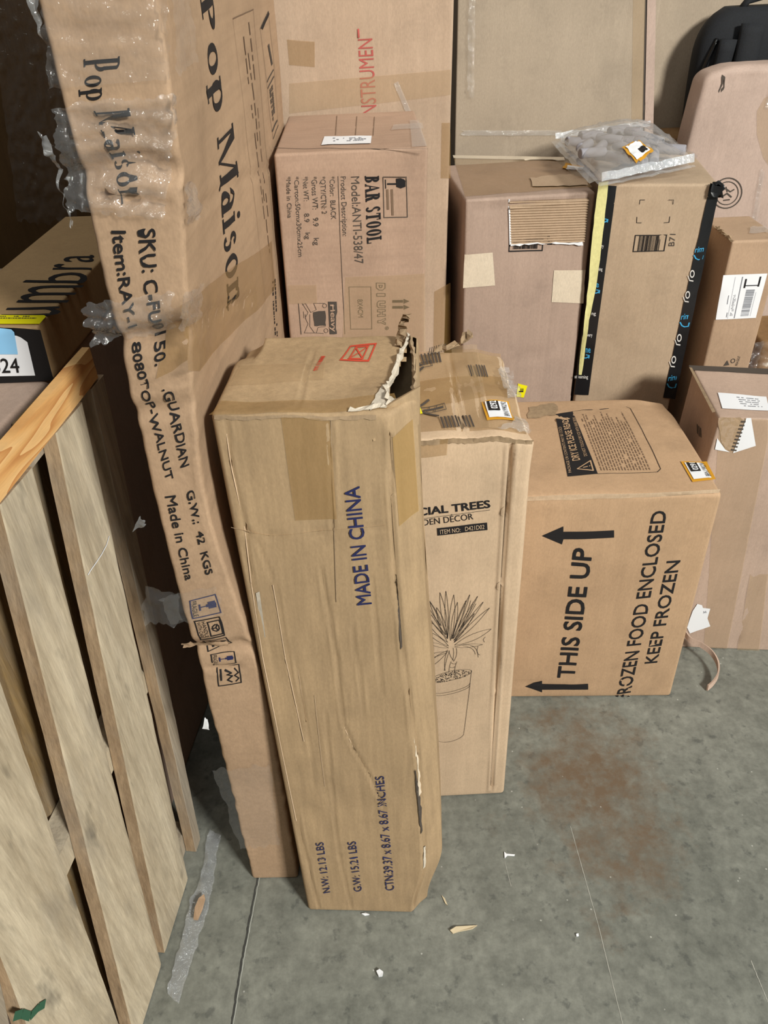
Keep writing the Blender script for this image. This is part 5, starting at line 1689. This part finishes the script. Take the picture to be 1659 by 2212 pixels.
def pallet_mark(name, pts, w_, mat):
    vs_, fs_ = [], []
    ref = np.array((-0.41, 0.70, 0))
    P = [pp(p, 0.0016) for p in pts]
    for a, c in zip(P[:-1], P[1:]):
        d = (c - a) / (np.linalg.norm(c - a) + 1e-9)
        n_ = np.cross(PN, d) * w_ / 2
        k_ = len(vs_)
        vs_ += [a - n_ - ref, c - n_ - ref, c + n_ - ref, a + n_ - ref]
        fs_.append((k_, k_ + 1, k_ + 2, k_ + 3))
    return link(name, mesh_of(vs_, fs_), mat, PL)


pallet_mark('film_strand', [(236, 1158), (230, 1178), (220, 1197), (208, 1215), (196, 1232), (190, 1242)], 0.0018, M['white'])
M['green'] = plain('green_paint', (52, 92, 70), 0.8)
pallet_mark('paint_mark', [(30, 2196), (48, 2190), (66, 2196), (84, 2176), (98, 2168)], 0.010, M['green'])

# ------------------------------------------------------------------ goods behind the pallet
YL = math.degrees(math.atan2(-0.126, 0.992))
KC = Carton('low_carton', 'mauve-brown carton behind the pallet carrying the black-ended printed carton', (-0.98, 0.42), 0.0,
            0.80, 1.0, 0.955, M['b71l'], r=0.006, g=0.05, rough=0.0004)
KC.root.location.x = -1.00


def pallet_x(y, off):
    b = PN * (PK + off)
    return (b + PD * ((y - b[1]) / PD[1]))[0]


# turn the low carton parallel to the pallet, just clear of its back boards
KC.root.rotation_euler.z = math.radians(YL)
px_ = pallet_x(0.42, -0.082)
KC.root.location = (px_ - 0.40 * math.cos(math.radians(YL)), 0.42 - 0.40 * math.sin(math.radians(YL)), 0)

EC = Carton('printed_carton', 'flat long carton with a black end, yellow strip and white labels, lying behind the pallet', (-0.5215, 0.958, 0.9595), -2.5,
            0.150, 0.52, 0.076, M['umbra'], r=0.003, g=0.01, rough=0.0008)
EC.sheet('F', [(-20, 828), (117, 821), (88, 712), (-20, 705)], M['black'], 'black_end_panel', n=0.0012)
EC.sheet('F', [(-20, 812), (77, 810), (60, 738), (48, 736), (46, 728), (36, 724), (-20, 722)], M['white'], 'address_label', n=0.0018)
EC.sheet('F', [(-20, 764), (40, 764), (32, 716), (26, 711), (-20, 708)], M['bluelab'], 'blue_label', n=0.0024)
EC.text('F', '624', [(-14, 804), (46, 803), (40, 772), (-18, 773)], M['black'], 0.01, n=0.003)
EC.sheet('T', [(-20, 702), (86, 702), (100, 686), (96, 683), (-20, 682)], M['yellow'], 'yellow_strip', n=0.0016)
EC.marks('T', [(-20, 692), (80, 692), (90, 684), (-20, 684)], lined(2, 4, 0.8, 0.4), M['inkgrey'], n=0.0022)
uz = lambda x, y: (x / 5.823, 480 + y / 5.823)
for ch, q_ in (('u', [(765, 1185), (765, 1065), (95, 1080), (0, 1190)]), ('m', [(845, 1020), (1060, 800), (400, 800), (190, 1010)]), ('b', [(1080, 775), (1130, 640), (480, 640), (285, 760)]), ('r', [(1150, 600), (1170, 520), (690, 530), (650, 600)]), ('a', [(1180, 510), (1190, 420), (840, 420), (780, 500)])):
    ps = text_polys(ch, 0.0)
    ym = max(y for p in ps for x, y in p)
    y0 = min(y for p in ps for x, y in p)
    EC.decal('T', 'printed_letter', M['ink'], in_quad(EC.uvq('T', [uz(*p) for p in q_]), [[(x, (y - y0) / (ym - y0)) for x, y in p] for p in ps]))

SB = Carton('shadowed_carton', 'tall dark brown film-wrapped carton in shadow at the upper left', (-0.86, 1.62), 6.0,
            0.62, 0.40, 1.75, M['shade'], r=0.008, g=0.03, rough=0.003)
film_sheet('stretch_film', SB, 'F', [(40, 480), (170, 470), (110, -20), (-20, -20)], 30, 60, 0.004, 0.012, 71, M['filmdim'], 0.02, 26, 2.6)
LC = Carton('tan_carton', 'plain tan carton cut by the left edge of the photo, behind the flat printed carton', (-0.905, 1.20, 0.957), 8.0,
            0.40, 0.14, 0.20, M['pop'], r=0.012, g=0.03, rough=0.002, kx=-0.02)

# ------------------------------------------------------------------ floor debris
def chip(name, label, pts, th, mat, cat, z=0.0006, seed=1):
    P = [at_z(p) for p in pts]
    c = sum(P) / len(P)
    bm = bmesh.new()
    r = random.Random(seed)
    b = [bm.verts.new((p[0] - c[0], p[1] - c[1], 0)) for p in P]
    t_ = [bm.verts.new((p[0] - c[0], p[1] - c[1], th * r.uniform(0.6, 1.6))) for p in P]
    bm.faces.new(b[::-1])
    bm.faces.new(t_)
    n = len(P)
    for i in range(n):
        bm.faces.new([b[i], b[(i + 1) % n], t_[(i + 1) % n], t_[i]])
    bmesh.ops.recalc_face_normals(bm, faces=bm.faces)
    o = link(name, bm_mesh(bm), mat)
    o.location = (c[0], c[1], z)
    tag(o, label, cat, {'splinter': 'wood splinters on the floor', 'scrap': 'scraps on the floor'}[cat])
    return o


M['splint'] = plain('pale_splinter', (206, 190, 160), 0.8)
chip('wood_splinter', 'pale wood splinter lying flat on the floor before the tall ochre carton', [(972, 2012), (985, 2004), (1008, 2002), (1031, 2000), (1020, 2008), (990, 2014), (978, 2018)], 0.003, M['splint'], 'splinter', seed=2)
chip('wood_splinter', 'thin upright-pointing splinter nearest the bottom right corner of the tall ochre carton', [(954, 1935), (961, 1942), (967, 1957), (962, 1953)], 0.002, M['splint'], 'splinter', seed=3)
chip('white_scrap', 'thin bent white scrap on the floor right of the tall ochre carton', [(1089, 1841), (1094, 1845), (1112, 1847), (1111, 1850), (1096, 1849), (1090, 1855)], 0.002, M['white'], 'scrap', seed=4)
chip('white_scrap', 'small white crumb on the floor near the bottom of the photo', [(813, 2100), (820, 2096), (828, 2102), (826, 2110), (818, 2111)], 0.004, M['white'], 'scrap', seed=5)
chip('white_scrap', 'tiny white crumb to the right of the tall ochre carton by the wood splinter', [(1244, 2019), (1249, 2018), (1250, 2023), (1245, 2024)], 0.002, M['white'], 'scrap', seed=6)
chip('white_scrap', 'white crumb at the front edge of the tall ochre carton', [(781, 1975), (790, 1973), (798, 1977), (788, 1979)], 0.003, M['white'], 'scrap', seed=7)
chip('brown_scrap', 'orange-brown cardboard scrap at the foot of the pallet', [(421, 1994), (424, 1970), (432, 1948), (444, 1940), (446, 1950), (440, 1972), (430, 1995)], 0.003, M['pop'], 'scrap', 0.012, seed=8)


def floor_film():
    pts = [((452, 1795), (478, 1805)), ((445, 1830), (470, 1838)), ((441, 1870), (466, 1880)), ((430, 1910), (458, 1925)), ((412, 1950), (448, 1975)), ((400, 2000), (432, 2020)), ((388, 2050), (415, 2080)), ((370, 2110), (398, 2130)), ((362, 2160), (384, 2180))]
    vs_, fs_ = [], []
    m_ = 8
    ref = at_z((420, 1960))
    dense = []
    for (a, b), (c, d) in zip(pts[:-1], pts[1:]):
        for i in range(5):
            t = i / 5
            dense.append(((a[0] + (c[0] - a[0]) * t, a[1] + (c[1] - a[1]) * t), (b[0] + (d[0] - b[0]) * t, b[1] + (d[1] - b[1]) * t)))
    for a, b in dense:
        A, B = at_z(a), at_z(b)
        for i in range(m_ + 1):
            s_ = i / m_
            p = A + (B - A) * s_
            z = 0.002 + 0.010 * (1 - s_) * abs(nz(p[0] * 60, p[1] * 40, 1.0)) + 0.004 * abs(nz(p[0] * 120, p[1] * 90, 4.0))
            j_ = 0.004 * nz(p[1] * 60, s_ * 3)
            vs_.append((p[0] - ref[0] + j_, p[1] - ref[1], z))
    for k_ in range(len(dense) - 1):
        for i in range(m_):
            a = k_ * (m_ + 1) + i
            fs_.append((a, a + 1, a + m_ + 2, a + m_ + 1))
    o = link('plastic_film', mesh_of(vs_, fs_), film('floor_film', 0.1, 0.4, (0.85, 0.9, 1.0), milky=0.16), None, True)
    o.location = tuple(ref)
    tag(o, 'crumpled strip of clear plastic film along the foot of the pallet', 'film')


floor_film()


def curl_strip():
    path = [((1480, 1375), 0.045), ((1490, 1388), 0.040), ((1512, 1398), 0.036), ((1535, 1415), 0.03), ((1549, 1438), 0.022), ((1550, 1462), 0.013), ((1540, 1480), 0.006), ((1527, 1492), 0.003)]
    P = []
    for p, z in path:
        P.append(Vector(at_z(p, z)))
    vs_, fs_ = [], []
    ref = Vector(at_z((1540, 1470)))
    n = 5
    D_ = []
    for i in range(len(P) - 1):
        for k_ in range(n):
            t = k_ / n
            p0, p1, p2, p3 = P[max(i - 1, 0)], P[i], P[i + 1], P[min(i + 2, len(P) - 1)]
            D_.append(0.5 * ((2 * p1) + (p2 - p0) * t + (2 * p0 - 5 * p1 + 4 * p2 - p3) * t * t + (3 * p1 - p0 - 3 * p2 + p3) * t ** 3))
    D_.append(P[-1])
    for i, p in enumerate(D_):
        up = Vector((0.1, 0.35, 0.9)).normalized()
        d = (D_[min(i + 1, len(D_) - 1)] - D_[max(i - 1, 0)]).normalized()
        nn = d.cross(up).normalized() * 0.0018
        hw = up * 0.007
        for q_ in (p + nn, p + nn + hw * 2, p - nn + hw * 2, p - nn):
            vs_.append(tuple(q_ - ref))
    m_ = len(D_)
    for i in range(m_ - 1):
        for k_ in range(4):
            a, b = i * 4 + k_, i * 4 + (k_ + 1) % 4
            fs_.append((a, b, b + 4, a + 4))
    fs_.append((0, 1, 2, 3))
    fs_.append(tuple(range((m_ - 1) * 4, m_ * 4))[::-1])
    o = link('cardboard_strip', mesh_of(vs_, fs_), M['right'], None, False)
    o.location = tuple(ref)
    tag(o, 'curled cardboard strip on the floor in front of the right-edge carton', 'strip')


curl_strip()
